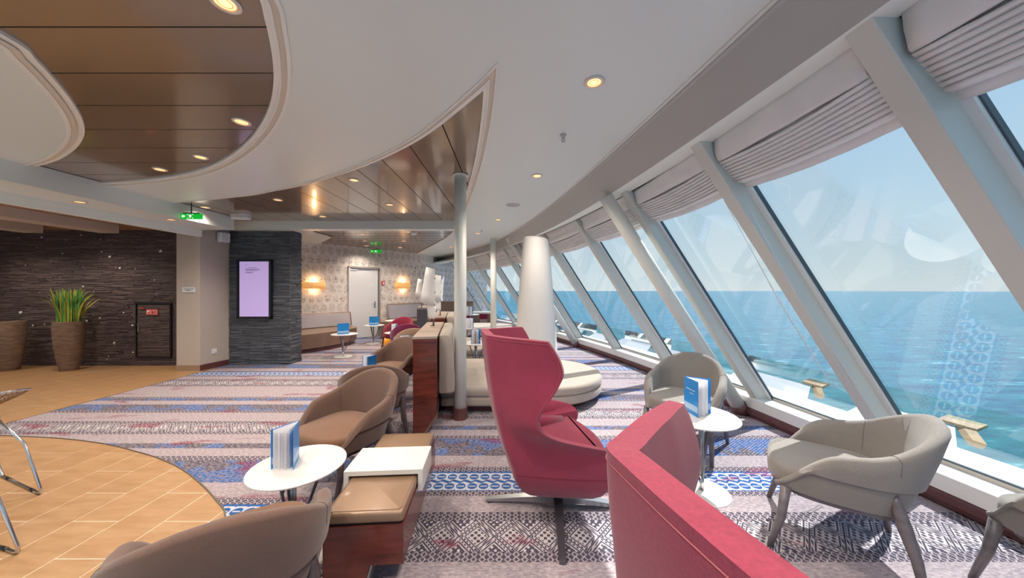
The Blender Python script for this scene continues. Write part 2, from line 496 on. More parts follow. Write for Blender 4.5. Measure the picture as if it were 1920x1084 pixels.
def smoothcurve(pts, n=8, closed=False):
    P = [Vector((p[0], p[1])) for p in pts]; out = []
    N = len(P)
    rng = range(N) if closed else range(N - 1)
    for i in rng:
        p0 = P[(i - 1) % N] if (closed or i > 0) else P[0]
        p1 = P[i]; p2 = P[(i + 1) % N]
        p3 = P[(i + 2) % N] if (closed or i + 2 < N) else P[-1]
        for k in range(n):
            t_ = k / n
            q = 0.5 * ((2 * p1) + (p2 - p0) * t_ + (2 * p0 - 5 * p1 + 4 * p2 - p3) * t_ ** 2 + (3 * p1 - p0 - 3 * p2 + p3) * t_ ** 3)
            out.append((q.x, q.y))
    if not closed: out.append((P[-1].x, P[-1].y))
    return out
def clip_half(poly, a, b, c):      # keep a*x+b*y<=c
    out = []
    n = len(poly)
    for i in range(n):
        p, q = poly[i], poly[(i + 1) % n]
        dp, dq = a * p[0] + b * p[1] - c, a * q[0] + b * q[1] - c
        if dp <= 0: out.append(p)
        if (dp < 0 < dq) or (dq < 0 < dp):
            t_ = dp / (dp - dq); out.append((p[0] + (q[0] - p[0]) * t_, p[1] + (q[1] - p[1]) * t_))
    return out
def clip_rect(poly, x0, x1, y0, y1):
    for h in ((-1, 0, -x0), (1, 0, x1), (0, -1, -y0), (0, 1, y1)):
        poly = clip_half(poly, *h)
        if len(poly) < 3: return []
    return poly
def area(poly):
    return abs(sum(poly[i][0] * poly[(i + 1) % len(poly)][1] - poly[(i + 1) % len(poly)][0] * poly[i][1] for i in range(len(poly)))) / 2
def dedupe(poly, e=1e-4):
    out = []
    for p in poly:
        if not out or math.hypot(p[0] - out[-1][0], p[1] - out[-1][1]) > e: out.append(p)
    if len(out) > 1 and math.hypot(out[0][0] - out[-1][0], out[0][1] - out[-1][1]) < e: out.pop()
    return out
# ================================================================ the setting
def xb(y): return 2.95 - (max(y, 0.5) - 0.5) ** 2 / 48
def wn(y):
    n = Vector((1, (max(y, 0.5) - 0.5) / 24, 0)); return n.normalized()
def WP(y, s, z=0.0):
    n = wn(y); return (xb(y) + n.x * s, y + n.y * s, z)
def sweep(mb, ys, prof, closed=True):
    return mb.loft([[WP(y, s, z) for s, z in prof] for y in ys], cap=closed, closed=closed)
YS = [-1.6 + i * 0.35 for i in range(49)]
YEND = YS[-1]

tile_edge = smoothcurve([(-1.28, -1.0), (-1.27, 0.4), (-1.38, 1.2), (-1.58, 1.72), (-1.83, 2.09), (-2.03, 2.25), (-2.324, 2.447), (-2.66, 2.643), (-2.995, 2.80),
                         (-3.302, 2.914), (-3.802, 3.074), (-4.366, 3.19), (-4.93, 3.248), (-5.40, 3.275)], 4)
tile_poly = tile_edge + [(-5.50, 3.52)] + [(-5.50, 6.34), (-10.6, 6.34), (-10.6, -1.0)]

fp = [(-10.6, -1.6)] + [(xb(y) + 0.05, y) for y in YS] + [(-10.6, YEND)]
floor = struct(MB().prism(fp, -0.06, 0.0), 'floor', 'carpet')
gp = struct(MB().prism(tile_poly, -0.001, 0.0025), 'grout_bed', 'grout', floor)
carpet_lip = MB().loft([[(p[0] + q[0], p[1] + q[1], z) for q, z in (((0, 0), 0.0), ((0.006, 0.006), 0.0), ((0.006, 0.006), 0.010), ((0, 0), 0.010))] for p in tile_edge])
carpet_lip.build('edge_trim', 'carpet_edge', floor)
TW, TL = 0.2875, 0.573
k = 0
for ci in range(-14, 40):
    x1 = -2.46 + 0.2845 - ci * TW * 0.99; x0 = x1 - TW * 0.99
    if x0 > -1.2: continue
    for ri in range(-4, 9):
        off = 1.768 + (0.2865 if ci % 2 else 0.0)
        y0 = off + ri * TL; y1 = y0 + TL
        if y1 < 1.0 and x1 > -3: pass
        if x1 < -1.62 * max(y1, 1.0) - 0.6: continue
        if y1 < 0.9: continue
        g = 0.0032
        poly = dedupe(clip_rect(tile_poly, x0 + g, x1 - g, y0 + g, y1 - g))
        if len(poly) < 3 or area(poly) < 0.0015: continue
        MB().prism(poly, 0.0, 0.0042).build('tile', 'tile', floor)
        k += 1

LEAN = 0.69
# ---- ceiling -----------------------------------------------------------
ZW, ZB = 2.73, 2.755
KW = 1.28 / 1.23
def kw(c): return [(p[0] * KW, p[1] * KW) for p in c]
pE1 = np.polyfit([1.393, 1.543, 1.738, 2.065, 2.613, 3.476, 4.51, 5.571, 6.826, 8.513, 10.239, 11.839],
                 [1.131, 1.097, 1.061, 1.036, .984, .846, .644, .362, 0, -.484, -1.164, -2.114], 3)
pE2 = np.polyfit([1.189, 1.467, 1.802, 2.286, 3.944, 6.668, 9.7], [1.372, 1.35, 1.322, 1.25, 1.018, .342, -.95], 3)
pE3 = np.polyfit([1.189, 1.473, 2.527, 4.043, 6.738, 7.7, 10.963], [1.52, 1.50, 1.411, 1.175, .438, -.006, -1.5], 3)
_pE1 = pE1
def ev(p, y, y0=1.2):
    if p is pE1:
        return KW * ev0(p, y / KW, y0)
    return ev0(p, y, y0)
def ev0(p, y, y0=1.2):
    if y < y0:
        d = np.polyval(np.polyder(p), y0); return float(np.polyval(p, y0) + d * (y - y0) * 0.4)
    return float(np.polyval(p, y))
YC = [-1.6 + i * 0.3 for i in range(54)]     # to 12.2
A_out = smoothcurve([(-0.97, 1.15), (-0.995, 1.393), (-1.063, 1.534), (-1.161, 1.706), (-1.27, 1.875), (-1.4, 2.053), (-1.584, 2.269), (-1.851, 2.534), (-2.22, 2.848),
                     (-2.676, 3.17), (-3.159, 3.444), (-3.762, 3.678), (-4.411, 3.827), (-5.109, 3.886), (-6.055, 3.82), (-7.0, 3.5), (-7.7, 2.6), (-7.6, 1.2), (-6.6, 0.1),
                     (-5.0, -0.5), (-3.2, -0.55), (-1.8, -0.1), (-1.15, 0.6)], 5, True)
A_disc = smoothcurve([(-2.502, 1.605), (-2.591, 1.754), (-2.791, 1.999), (-3.012, 2.235), (-3.248, 2.452), (-3.514, 2.649), (-3.92, 2.892), (-4.422, 3.131), (-4.963, 3.30),
                      (-5.6, 3.35), (-6.3, 3.1), (-6.8, 2.3), (-6.6, 1.2), (-5.6, 0.5), (-4.2, 0.3), (-3.0, 0.6), (-2.5, 1.15)], 5, True)
B_left = smoothcurve([(-0.072, 1.766), (-0.224, 1.973), (-0.411, 2.203), (-0.643, 2.476), (-0.914, 2.745), (-1.29, 3.055), (-1.757, 3.383), (-2.472, 3.807), (-3.026, 4.052),
                      (-3.524, 4.257), (-4.668, 4.564), (-5.57, 4.72)], 4)
B_right = smoothcurve([(-0.072, 1.766), (-0.096, 1.973), (-0.127, 2.235), (-0.195, 2.668), (-0.3, 3.238), (-0.444, 3.906), (-0.634, 4.765), (-0.857, 5.74), (-0.97, 6.2)], 4)
A_out = kw(A_out); A_disc = kw(A_disc); B_left = kw(B_left)[:-1]; B_right = [p for p in kw(B_right) if p[1] < 6.15] + [(-0.97 * KW, 6.2)]
B_hole = B_left + [(-5.585, 4.90), (-5.585, 6.2)] + B_right[::-1][:-1]
C_right = smoothcurve([(-1.0, 6.38), (-1.26, 7.2), (-1.62, 8.1), (-2.1, 9.1), (-2.65, 10.2), (-3.29, 11.5)], 3)
C_hole = [(-4.35, 6.38)] + C_right + [(-3.6, 11.3), (-5.3, 9.05), (-4.35, 7.95)]
outer = [(-8.6, -1.6)] + [(ev(pE1, y), y) for y in YC[:51]] + [(-3.9, 13.7), (-6.2, 8.6), (-5.62, 7.4), (-5.62, 4.14), (-8.6, 4.14)]
polys = [outer, A_out, B_hole, C_hole]
bmc = bmesh.new()
for pl in polys:
    pl = dedupe(pl, 1e-3)
    vv = [bmc.verts.new((p[0], p[1], ZW)) for p in pl]
    for a_, b_ in zip(vv, vv[1:] + vv[:1]): bmc.edges.new((a_, b_))
bmesh.ops.triangle_fill(bmc, use_beauty=False, use_dissolve=False, edges=bmc.edges[:])
def in_poly(p, poly):
    r = False; n_ = len(poly)
    for i in range(n_):
        x1_, y1_ = poly[i]; x2_, y2_ = poly[(i + 1) % n_]
        if (y1_ > p[1]) != (y2_ > p[1]) and p[0] < (x2_ - x1_) * (p[1] - y1_) / (y2_ - y1_) + x1_: r = not r
    return r
kill = []
for f in bmc.faces:
    c = f.calc_center_median()
    if any(in_poly((c.x, c.y), pl) for pl in polys[1:]): kill.append(f)
bmesh.ops.delete(bmc, geom=kill, context='FACES_ONLY')
cm = bpy.data.meshes.new('ceiling'); bmc.to_mesh(cm); bmc.free(); cm.materials.append(M['ceiling_white'])
ceil = bpy.data.objects.new('ceiling', cm); COL.objects.link(ceil); ceil['kind'] = 'structure'
# closed deck above everything so no daylight leaks in
struct(MB().prism([(-10.8, -1.6)] + [WP(y, 0.20 - LEAN * 2.46 + 0.02)[:2] for y in YS] + [(-10.8, YEND)], 2.71 + 0.10, 2.87), 'upper_deck', 'white_paint', ceil)
struct(sweep(MB(), YS, [(-1.47, 2.60), (-1.44, 2.60), (-1.50, 2.84), (-1.53, 2.84)]), 'header', 'white_paint', ceil)
# bronze panels
def panels_y(poly, y0, pitch, n, z, m='bronze', gap=0.005):
    for i in range(n):
        a = y0 + i * pitch
        c = dedupe(clip_rect(poly, -20, 20, a + gap, a + pitch - gap))
        if len(c) >= 3 and area(c) > 0.004: MB().prism(c, z, z + 0.02).build('ceiling_panel', m, ceil)
panels_y(A_out, 1.63 - 7 * 0.3465, 0.3465, 15, ZB)
for i in range(16):
    x1 = -0.17 - i * 0.3765 + 0.0; x1 = -0.55 + 0.3765 - (i) * 0.3765 + 0.3765
    x0 = x1 - 0.3765
    c = dedupe(clip_rect(B_hole, x0 + 0.005, x1 - 0.005, 0, 6.2))
    if len(c) >= 3 and area(c) > 0.004: MB().prism(c, ZB, ZB + 0.02).build('ceiling_panel', 'bronze', ceil)
panels_y(C_hole, 6.38, 0.365, 15, 2.742, gap=0.016)
MB().prism(A_out, 2.785, 2.80).build('backing', 'dark_gap', ceil)
MB().prism(B_hole, 2.785, 2.80).build('backing', 'dark_gap', ceil)
MB().prism(C_hole, 2.785, 2.80).build('backing', 'dark_gap', ceil)
# hanging white disc inside the oval
MB().prism(A_disc, 2.728, 2.754).build('ceiling_disc', 'ceiling_white', ceil)
def rim(curve, prof, name, m, closed=True, flip=1):
    """sweep a section (offset inward, z) along a plan curve"""
    N = len(curve); rings = []
    for i in range(N):
        a = Vector(curve[(i - 1) % N] if (closed or i) else curve[0]); b_ = Vector(curve[(i + 1) % N] if (closed or i < N - 1) else curve[-1])
        pc = Vector(curve[i])
        e1 = (pc - a) if (pc - a).length > 1e-6 else (b_ - pc); e2 = (b_ - pc) if (b_ - pc).length > 1e-6 else e1
        e1 = e1.normalized(); e2 = e2.normalized()
        n1 = Vector((-e1.y, e1.x)); n2 = Vector((-e2.y, e2.x)); nn = (n1 + n2)
        nn = nn.normalized() if nn.length > 1e-4 else n1
        nrm = nn * flip * min(7.0, 1 / max(nn.dot(n1), 0.14))
        rings.append([(curve[i][0] + nrm.x * o, curve[i][1] + nrm.y * o, z) for o, z in prof])
    mb = MB()
    if closed: rings.append(rings[0])
    mb.loft(rings, cap=not closed, closed=True)
    return mb.build(name, m, ceil)
# A: curve runs clockwise or counter clockwise; work out inward side
def ccw(poly): return sum(poly[i][0] * poly[(i + 1) % len(poly)][1] - poly[(i + 1) % len(poly)][0] * poly[i][1] for i in range(len(poly))) > 0
fA = 1 if ccw(A_out) else -1
bead1 = [(-0.008, 2.722), (0.010, 2.722), (0.010, 2.735), (-0.008, 2.735)]
bead2 = [(0.010, 2.731), (0.040, 2.731), (0.040, 2.76), (0.010, 2.76)]
bead3 = [(0.040, 2.726), (0.050, 2.726), (0.050, 2.76), (0.040, 2.76)]
bead4 = [(0.050, 2.736), (0.078, 2.736), (0.078, 2.76), (0.050, 2.76)]
for bd, mm in ((bead1, 'trim_white'), (bead2, 'trim_cream'), (bead3, 'trim_white'), (bead4, 'trim_white')):
    rim(A_out, bd, 'trim_ring', mm, True, fA)
fD = 1 if ccw(A_disc) else -1
for a_, b_, z_, mm in ((-0.035, 0.0, 2.735, 'trim_white'), (0.0, 0.03, 2.724, 'trim_cream'), (0.03, 0.055, 2.718, 'trim_white')):
    rim(A_disc, [(a_, z_), (b_, z_), (b_, 2.755), (a_, 2.755)], 'trim_ring', mm, True, fD)
def offs(curve, o, side):
    out = []
    for i in range(len(curve)):
        a = Vector(curve[max(i - 1, 0)]); b_ = Vector(curve[min(i + 1, len(curve) - 1)]); d = (b_ - a).normalized()
        out.append((curve[i][0] - d.y * o * side, curve[i][1] + d.x * o * side))
    return out
def cross2(p, q, r, t):
    d1 = (q[0] - p[0], q[1] - p[1]); d2 = (t[0] - r[0], t[1] - r[1]); den = d1[0] * d2[1] - d1[1] * d2[0]
    if abs(den) < 1e-12: return None
    a = ((r[0] - p[0]) * d2[1] - (r[1] - p[1]) * d2[0]) / den; b_ = ((r[0] - p[0]) * d1[1] - (r[1] - p[1]) * d1[0]) / den
    if 0 <= a <= 1 and 0 <= b_ <= 1: return (p[0] + d1[0] * a, p[1] + d1[1] * a)
def trimmed(o):
    """offset both sides of the crescent towards each other and stop them where they meet"""
    L = offs(B_left, o, 1 if sideL > 0 else -1); R = offs(B_right, o, 1 if sideR > 0 else -1)
    if o < 0:      # lengthen to a point
        return L, R
    for i in range(len(L) - 1):
        for k_ in range(len(R) - 1):
            q = cross2(L[i], L[i + 1], R[k_], R[k_ + 1])
            if q: return [q] * (i + 1) + L[i + 1:], [q] * (k_ + 1) + R[k_ + 1:]
    return L, R
def side_of(curve):
    a = Vector(curve[9]); d = (Vector(curve[10]) - Vector(curve[8])).normalized(); t_ = a + Vector((-d.y, d.x)) * 0.03
    return 1 if in_poly((t_.x, t_.y), B_hole) else -1
sideL, sideR = side_of(B_left), side_of(B_right)
for bd, mm in ((bead1, 'trim_white'), (bead2, 'trim_cream'), (bead3, 'trim_white'), (bead4, 'trim_white')):
    (o0, za), (o1, _), (_, zb), _ = bd
    o0 = max(o0, 0.0)
    L0, R0 = trimmed(o0); L1, R1 = trimmed(o1)
    for P0, P1 in ((L0, L1), (R0, R1)):
        MB().loft([[(p[0], p[1], za), (q[0], q[1], za), (q[0], q[1], zb), (p[0], p[1], zb)] for p, q in zip(P0, P1)]).build('trim_ring', mm, ceil)
rim(C_right, [(-0.01, 2.72), (0.03, 2.72), (0.03, 2.75), (-0.01, 2.75)], 'trim_ring', 'trim_white', False, 1)
# cross beam over the stone pillar
struct(MB().box(-5.60, -0.90, 6.2, 6.40, 2.60, 2.80), 'trim_1', 'ceiling_white')
# dropped soffit along the left passage
struct(MB().prism([(-5.53, 2.6), (-4.95, 2.6), (-4.95, 5.85), (-5.53, 5.85)], 2.52, 2.75), 'trim_2', 'ceiling_white')
struct(MB().box(-5.60, -5.53, 2.6, 5.86, 2.40, 2.60), 'trim_3', 'strip_light')
struct(MB().box(-10.6, -5.56, 4.06, 6.34, 2.60, 2.64), 'ceiling', 'brown_wood_ceiling')
for xx, ya, yb in ((-6.95, 3.3, 5.81), (-8.25, 3.3, 5.78)):
    o = MB().box(xx - 0.32, xx, ya, yb, 2.455, 2.60).build('ceiling_baffle', 'baffle')
    tag(o, 'pale long ceiling baffle above the stone wall, ' + ('the longer right one' if xx > -7 else 'the shorter left one cut by the frame'), 'ceiling baffle', kind='structure')

# fascia: grey sloping face and pale underside strip along the windows
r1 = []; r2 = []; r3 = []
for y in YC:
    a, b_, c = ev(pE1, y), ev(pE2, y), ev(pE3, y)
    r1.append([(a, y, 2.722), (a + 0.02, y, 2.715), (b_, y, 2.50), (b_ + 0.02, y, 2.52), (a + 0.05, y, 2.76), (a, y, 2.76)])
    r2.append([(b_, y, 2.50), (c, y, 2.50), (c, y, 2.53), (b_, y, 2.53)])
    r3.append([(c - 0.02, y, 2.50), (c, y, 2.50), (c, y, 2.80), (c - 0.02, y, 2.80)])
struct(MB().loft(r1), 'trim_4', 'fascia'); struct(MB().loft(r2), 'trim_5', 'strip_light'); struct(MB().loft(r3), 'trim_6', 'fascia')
rim([(ev(pE1, y) - 0.03, y) for y in YC], [(-0.003, 2.727), (0.003, 2.727), (0.003, 2.74), (-0.003, 2.74)], 'seam_line', 'trim_cream', False, 1)

# low wall and sill
struct(sweep(MB(), YS, [(0.0, 0.0), (-0.022, 0.02), (-0.03, 0.05), (-0.022, 0.088), (0.0, 0.102), (0.05, 0.102), (0.05, 0.0)]), 'baseboard_right', 'base_brown', smooth=False)
struct(sweep(MB(), YS, [(-0.005, 0.105), (-0.005, 0.212), (0.01, 0.222), (0.26, 0.222), (0.26, -0.3), (0.05, -0.3), (0.05, 0.105)]), 'wall_right', 'sill')
# mullions, glass
YM = [-1.2, 0.15, 1.37, 2.5, 3.74, 5.3, 6.89, 8.47, 9.6, 11.0, 12.4, 13.8, 15.0]
LEAN = 0.69
def GP(y, z, s=0.0):
    """point of the leaning glass plane, s metres out of it towards the sea"""
    return Vector(WP(y, 0.20 - LEAN * (z - 0.22) + s, z))
ti = 7
for i, y in enumerate(YM):
    n = wn(y); tdir = Vector((-n.y, n.x, 0))
    p0 = GP(y, 0.20); p1 = GP(y, 2.70)
    d = (p1 - p0).normalized(); dn = tdir.cross(d).normalized()
    if dn.dot(n) > 0: dn = -dn            # into the room
    hw = 0.052
    o = struct(MB().obox(p0 + dn * 0.075, p1 + dn * 0.075, tdir * hw, dn * 0.075), 'trim_%d' % ti, 'mullion', bevel=0.006); ti += 1
    for sgn in (-1, 1):
        MB().obox(p0 + dn * 0.02 + tdir * sgn * (hw + 0.018), p1 + dn * 0.02 + tdir * sgn * (hw + 0.018), tdir * 0.018, dn * 0.02).build('frame', 'sill', o)
        MB().obox(p0 + dn * 0.012 + tdir * sgn * (hw + 0.041), p1 + dn * 0.012 + tdir * sgn * (hw + 0.041), tdir * 0.003, dn * 0.012).build('gasket', 'gasket', o)
    if i + 1 < len(YM):
        y2 = YM[i + 1]; e = 0.09
        w = MB(); a, b_ = y + e, y2 - e
        zs = (0.235, 2.70)
        w.add([GP(a, zs[0]), GP(b_, zs[0]), GP(b_, zs[1]), GP(a, zs[1])], [(0, 1, 2, 3)])
        wo_ = struct(w, 'window_%d' % (i + 1), 'glass')
        q0, q1 = GP(y + 0.05, 0.235), GP(y2 - 0.05, 0.235)
        MB().obox(q0, q1, Vector((0.02, 0, 0)), Vector((0, 0, 0.014))).build('bottom_frame', 'trim_cream', wo_)
        q0, q1 = GP(y + 0.05, 0.255, -0.002), GP(y2 - 0.05, 0.255, -0.002)
        MB().obox(q0, q1, Vector((0.008, 0, 0)), Vector((0, 0, 0.006))).build('gasket', 'gasket', wo_)

# walls at the left and the far end
sw = struct(MB().box(-10.6, -6.0, 6.30, 6.42, 0, 2.62), 'wall_left', 'wall_stone')
def slips(x0, x1, z0, z1, face, ydir, hole=None, seed=1, hmin=0.010, hmax=0.021):
    """courses of thin stone slips, every slip its own block standing proud by its own amount"""
    r = random.Random(seed); mb = MB(); z = z0
    while z < z1 - 0.008:
        h = min(r.uniform(hmin, hmax), z1 - z)
        x = x0 - r.uniform(0, 0.2)
        while x < x1:
            L = r.uniform(0.12, 0.42); a, b_ = max(x, x0), min(x + L, x1)
            if b_ - a > 0.01:
                dd = r.uniform(0.004, 0.022)
                cut = hole and a < hole[1] and b_ > hole[0] and z < hole[3] and z + h > hole[2]
                if not cut:
                    if ydir: mb.box(a, b_ - 0.0015, face - dd, face + 0.01, z + 0.0006, z + h - 0.0006)
                    else: mb.box(face - 0.01, face + dd, a, b_ - 0.0015, z + 0.0006, z + h - 0.0006)
            x += L
        z += h
    return mb
hx0, hx1, hz0, hz1 = -7.17, -6.53, 0.17, 1.18
slips(-10.6, -6.0, 0.0, 2.60, 6.30, True, (hx0 - 0.03, hx1 + 0.03, hz0 - 0.03, hz1 + 0.03), 3).build('stone_cladding', 'wall_stone', sw)['kind'] = 'stuff'
ch = MB(); r_ = random.Random(5)
for i in range(70):
    cx_, cz_ = r_.uniform(-10, -6.1), r_.uniform(0.1, 2.5)
    if hx0 - .05 < cx_ < hx1 + .05 and cz_ < 1.25: continue
    s_ = r_.choice((0.006, 0.008, 0.012, 0.022)) * r_.uniform(0.6, 1.2)
    ch.lathe([(0.001, 0), (s_, 0.001), (s_ * 0.7, 0.003)], n=5) if False else ch.obox((cx_ - s_, 6.277, cz_), (cx_ + s_, 6.277, cz_ + s_ * 0.4), (0, 0.003, 0), (0, 0, s_ * 0.8))
ch.build('shell_chips', 'chip_white', sw)['kind'] = 'stuff'
# service panel in the stone wall
pn = thing('service_door', 'stone clad service door low in the dark wall with a small red fire sign', 'door', (0, 0, 0)); pn['kind'] = 'structure'
pb = MB().box(hx0, hx1, 6.29, 6.32, hz0, hz1).build('backing', 'black', pn)
slips(hx0 + 0.015, hx1 - 0.015, hz0 + 0.015, hz1 - 0.015, 6.29, True, None, 9).build('stone_cladding', 'wall_stone', pn)['kind'] = 'stuff'
for b4 in ((hx0 - .02, hx1 + .02, hz1, hz1 + .02), (hx0 - .02, hx1 + .02, hz0 - .02, hz0), (hx0 - .02, hx0, hz0, hz1), (hx1, hx1 + .02, hz0, hz1)):
    MB().box(b4[0], b4[1], 6.268, 6.30, b4[2], b4[3]).build('frame', 'black', pn)
MB().tube([(hx0 + .05, 6.255, 0.66), (hx0 + .05, 6.255, 0.78)], 0.006, 6).build('handle', 'steel', pn)

bp = MB()
bp.add([(-6.0, 5.876, 0), (-5.58, 5.876, 0), (-5.50, 6.40, 0), (-6.0, 6.40, 0), (-6.0, 5.876, 2.68), (-5.58, 5.876, 2.68), (-5.50, 6.40, 2.68), (-6.0, 6.40, 2.68)],
       [(0, 3, 2, 1), (4, 5, 6, 7), (0, 1, 5, 4), (1, 2, 6, 5), (2, 3, 7, 6), (3, 0, 4, 7)])
struct(bp, 'wall_centre', 'beige_wall')
struct(MB().box(-6.01, -5.575, 5.866, 5.88, 0, 0.105), 'baseboard_left', mat('base_beige', (0.33, 0.22, 0.15), 0.5))
struct(MB().obox((-5.575, 5.87, 0.055), (-5.497, 6.37, 0.055), (0.008, -0.0013, 0), (0, 0, 0.052)), 'baseboard_centre', 'base_brown')
ps = struct(MB().box(-5.54, -4.335, 6.40, 6.75, 0, 2.62), 'wall_pillar', 'pillar_stone')
TVX0, TVX1, TVZ0, TVZ1 = -5.31, -4.645, 0.90, 2.035
slips(-5.54, -4.315, 0.0, 2.595, 6.40, True, None, 11).build('stone_cladding', 'pillar_stone', ps)['kind'] = 'stuff'
slips(6.40, 6.75, 0.0, 2.595, -4.335, False, None, 12).build('stone_cladding', 'pillar_stone', ps)['kind'] = 'stuff'

def wall_strip(name, a, b_, z0, z1, m, th=0.08, holes=()):
    """a flat wall from plan point a to b_, uv in metres, thickness behind it"""
    a, b_ = Vector(a), Vector(b_); L = (b_ - a).length; d = (b_ - a) / L; n = Vector((-d.y, d.x))   # behind (away from camera)
    mb = MB(); us = []
    segs = []
    u = 0
    for h in sorted(holes):
        segs.append((u, h[0], z0, z1)); segs.append((h[0], h[1], h[2], z1)); u = h[1]
    segs.append((u, L, z0, z1))
    me_v = []; me_f = []; uv = []
    for (u0, u1, a0, a1) in segs:
        o = len(me_v)
        for uu, zz, tt in ((u0, a0, 0), (u1, a0, 0), (u1, a1, 0), (u0, a1, 0), (u0, a0, th), (u1, a0, th), (u1, a1, th), (u0, a1, th)):
            p = a + d * uu + n * tt; me_v.append((p.x, p.y, zz)); uv.append((uu, zz))
        me_f += [tuple(i + o for i in f) for f in ((0, 1, 2, 3), (5, 4, 7, 6), (4, 0, 3, 7), (1, 5, 6, 2), (3, 2, 6, 7), (4, 5, 1, 0))]
    me = bpy.data.meshes.new(name); me.from_pydata(me_v, [], me_f); me.materials.append(M[m])
    ul = me.uv_layers.new()
    for lp in me.loops: ul.data[lp.index].uv = uv[lp.vertex_index]
    o = bpy.data.objects.new(name, me); COL.objects.link(o); o['kind'] = 'structure'
    return o, a, d, n
W0, W1, W2 = (-6.0, 8.15), (-3.14, 11.72), (-2.86, 14.06)
w0v = Vector(W0); wd = (Vector(W1) - w0v).normalized()
du0 = (Vector((-4.79, 9.67)) - w0v).dot(wd); du1 = (Vector((-4.23, 10.36)) - w0v).dot(wd)
wl, wa, wdir, wnb = wall_strip('wall_back', W0, W1, 0, 2.80, 'wallpaper', holes=((du0 - 0.04, du1 + 0.04, 2.14),))
wall_strip('wall_far', W1, W2, 0, 2.80, 'wallpaper')
wall_strip('wall_end', W2, (-1.15, 15.12), 0, 2.80, 'wallpaper')
def WB(u, out, z):
    p = wa + wdir * u - wnb * out; return Vector((p.x, p.y, z))
# door
dr = thing('door_1', 'plain white cabin door in the patterned wall', 'door'); dr['kind'] = 'structure'
MB().obox(WB(du0, -0.02, 1.06), WB(du1, -0.02, 1.06), -wnb.to_3d() * 0.02, (0, 0, 1.05)).build('leaf', 'door_white', dr, bevel=0.004)
MB().obox(WB(du1 + 0.03, 0.0, 1.08), WB(du1 + 0.055, 0.0, 1.08), wnb.to_3d() * 0.05, (0, 0, 1.08)).build('frame', 'frame_grey', dr)
MB().obox(WB(du0 - 0.04, 0.0, 1.08), WB(du0, 0.0, 1.08), wnb.to_3d() * 0.05, (0, 0, 1.08)).build('frame', 'door_white', dr)
MB().obox(WB(du0 - 0.04, 0.0, 2.135), WB(du1 + 0.05, 0.0, 2.135), wnb.to_3d() * 0.05, (0, 0, 0.025)).build('frame', 'frame_grey', dr)
hb = MB().tube([WB(du1 - 0.10, 0.0, 1.02), WB(du1 - 0.10, 0.06, 1.02), WB(du1 - 0.22, 0.06, 1.02)], 0.011, 8); hb.build('handle', 'steel', dr)
MB().obox(WB(du1 - 0.12, 0.005, 1.0), WB(du1 - 0.08, 0.005, 1.0), -wnb.to_3d() * 0.005, (0, 0, 0.1)).build('handle_plate', 'steel', dr)
MB().obox(WB(du1 - 0.30, 0.003, 1.62), WB(du1 - 0.16, 0.003, 1.62), -wnb.to_3d() * 0.003, (0, 0, 0.02)).build('name_plate', 'plastic_white', dr)
MB().obox(WB(du0 + 0.02, 0.01, 2.07), WB(du0 + 0.24, 0.01, 2.07), -wnb.to_3d() * 0.012, (0, 0, 0.025)).build('door_closer', 'plastic_white', dr)
# behind the view on the left: plain wall closing the passage
struct(MB().box(-10.8, -10.6, -1.0, 6.42, 0, 2.72), 'wall_side', 'beige_wall')

# ---- outside: sea, ledge, wind screen -------------------------------------
sea = MB().add([(-9000, -9000, -26), (9000, -9000, -26), (9000, 9000, -26), (-9000, 9000, -26)], [(0, 1, 2, 3)]).build('sea', 'sea'); sea['kind'] = 'structure'
struct(sweep(MB(), YS, [(0.26, 0.07), (1.10, 0.06), (1.10, -0.4), (0.26, -0.4)]), 'ledge', 'outside_white')
pan = thing('wind_deflector', 'row of white sloping deflector panels outside below the windows', 'deflector'); pan['kind'] = 'structure'
for i in range(1, len(YM) - 1):
    a, b_ = YM[i] + 0.30, YM[i + 1] - 0.12
    if b_ - a < 0.3: continue
    v = [WP(a, 1.10, 0.06), WP(b_, 1.10, 0.06), WP(b_, 1.36, 0.16), WP(a + 0.16, 1.36, 0.16)]
    v += [(p[0], p[1], p[2] - 0.03) for p in v]
    MB().add(v, [(0, 1, 2, 3), (7, 6, 5, 4), (0, 4, 5, 1), (1, 5, 6, 2), (2, 6, 7, 3), (3, 7, 4, 0)]).build('panel', 'outside_grey', pan)
scr = thing('wind_screen', 'low green tinted glass wind screen outside with wooden brackets', 'wind screen'); scr['kind'] = 'structure'
for i in range(0, len(YM) - 1):
    a, b_ = YM[i] + 0.03, YM[i + 1] - 0.03
    v = [WP(a, 1.42, -0.5), WP(b_, 1.42, -0.5), WP(b_, 1.52, 0.36), WP(a, 1.52, 0.36)]
    MB().add(v, [(0, 1, 2, 3)]).build('glass_pane', 'glass_green', scr)
    if i < 5:
        y = YM[i] + 0.45
        MB().obox(WP(y - 0.12, 1.42, 0.20), WP(y + 0.12, 1.42, 0.20), Vector((0.05, 0, 0.02)), (0, 0, 0.012)).build('bracket', 'outside_wood', scr)
        MB().obox(WP(y, 1.42, 0.19), WP(y - 0.2, 1.22, 0.10), Vector((0.0, 0.045, 0)), Vector((0.02, 0, 0.02))).build('bracket_arm', 'outside_wood', scr)
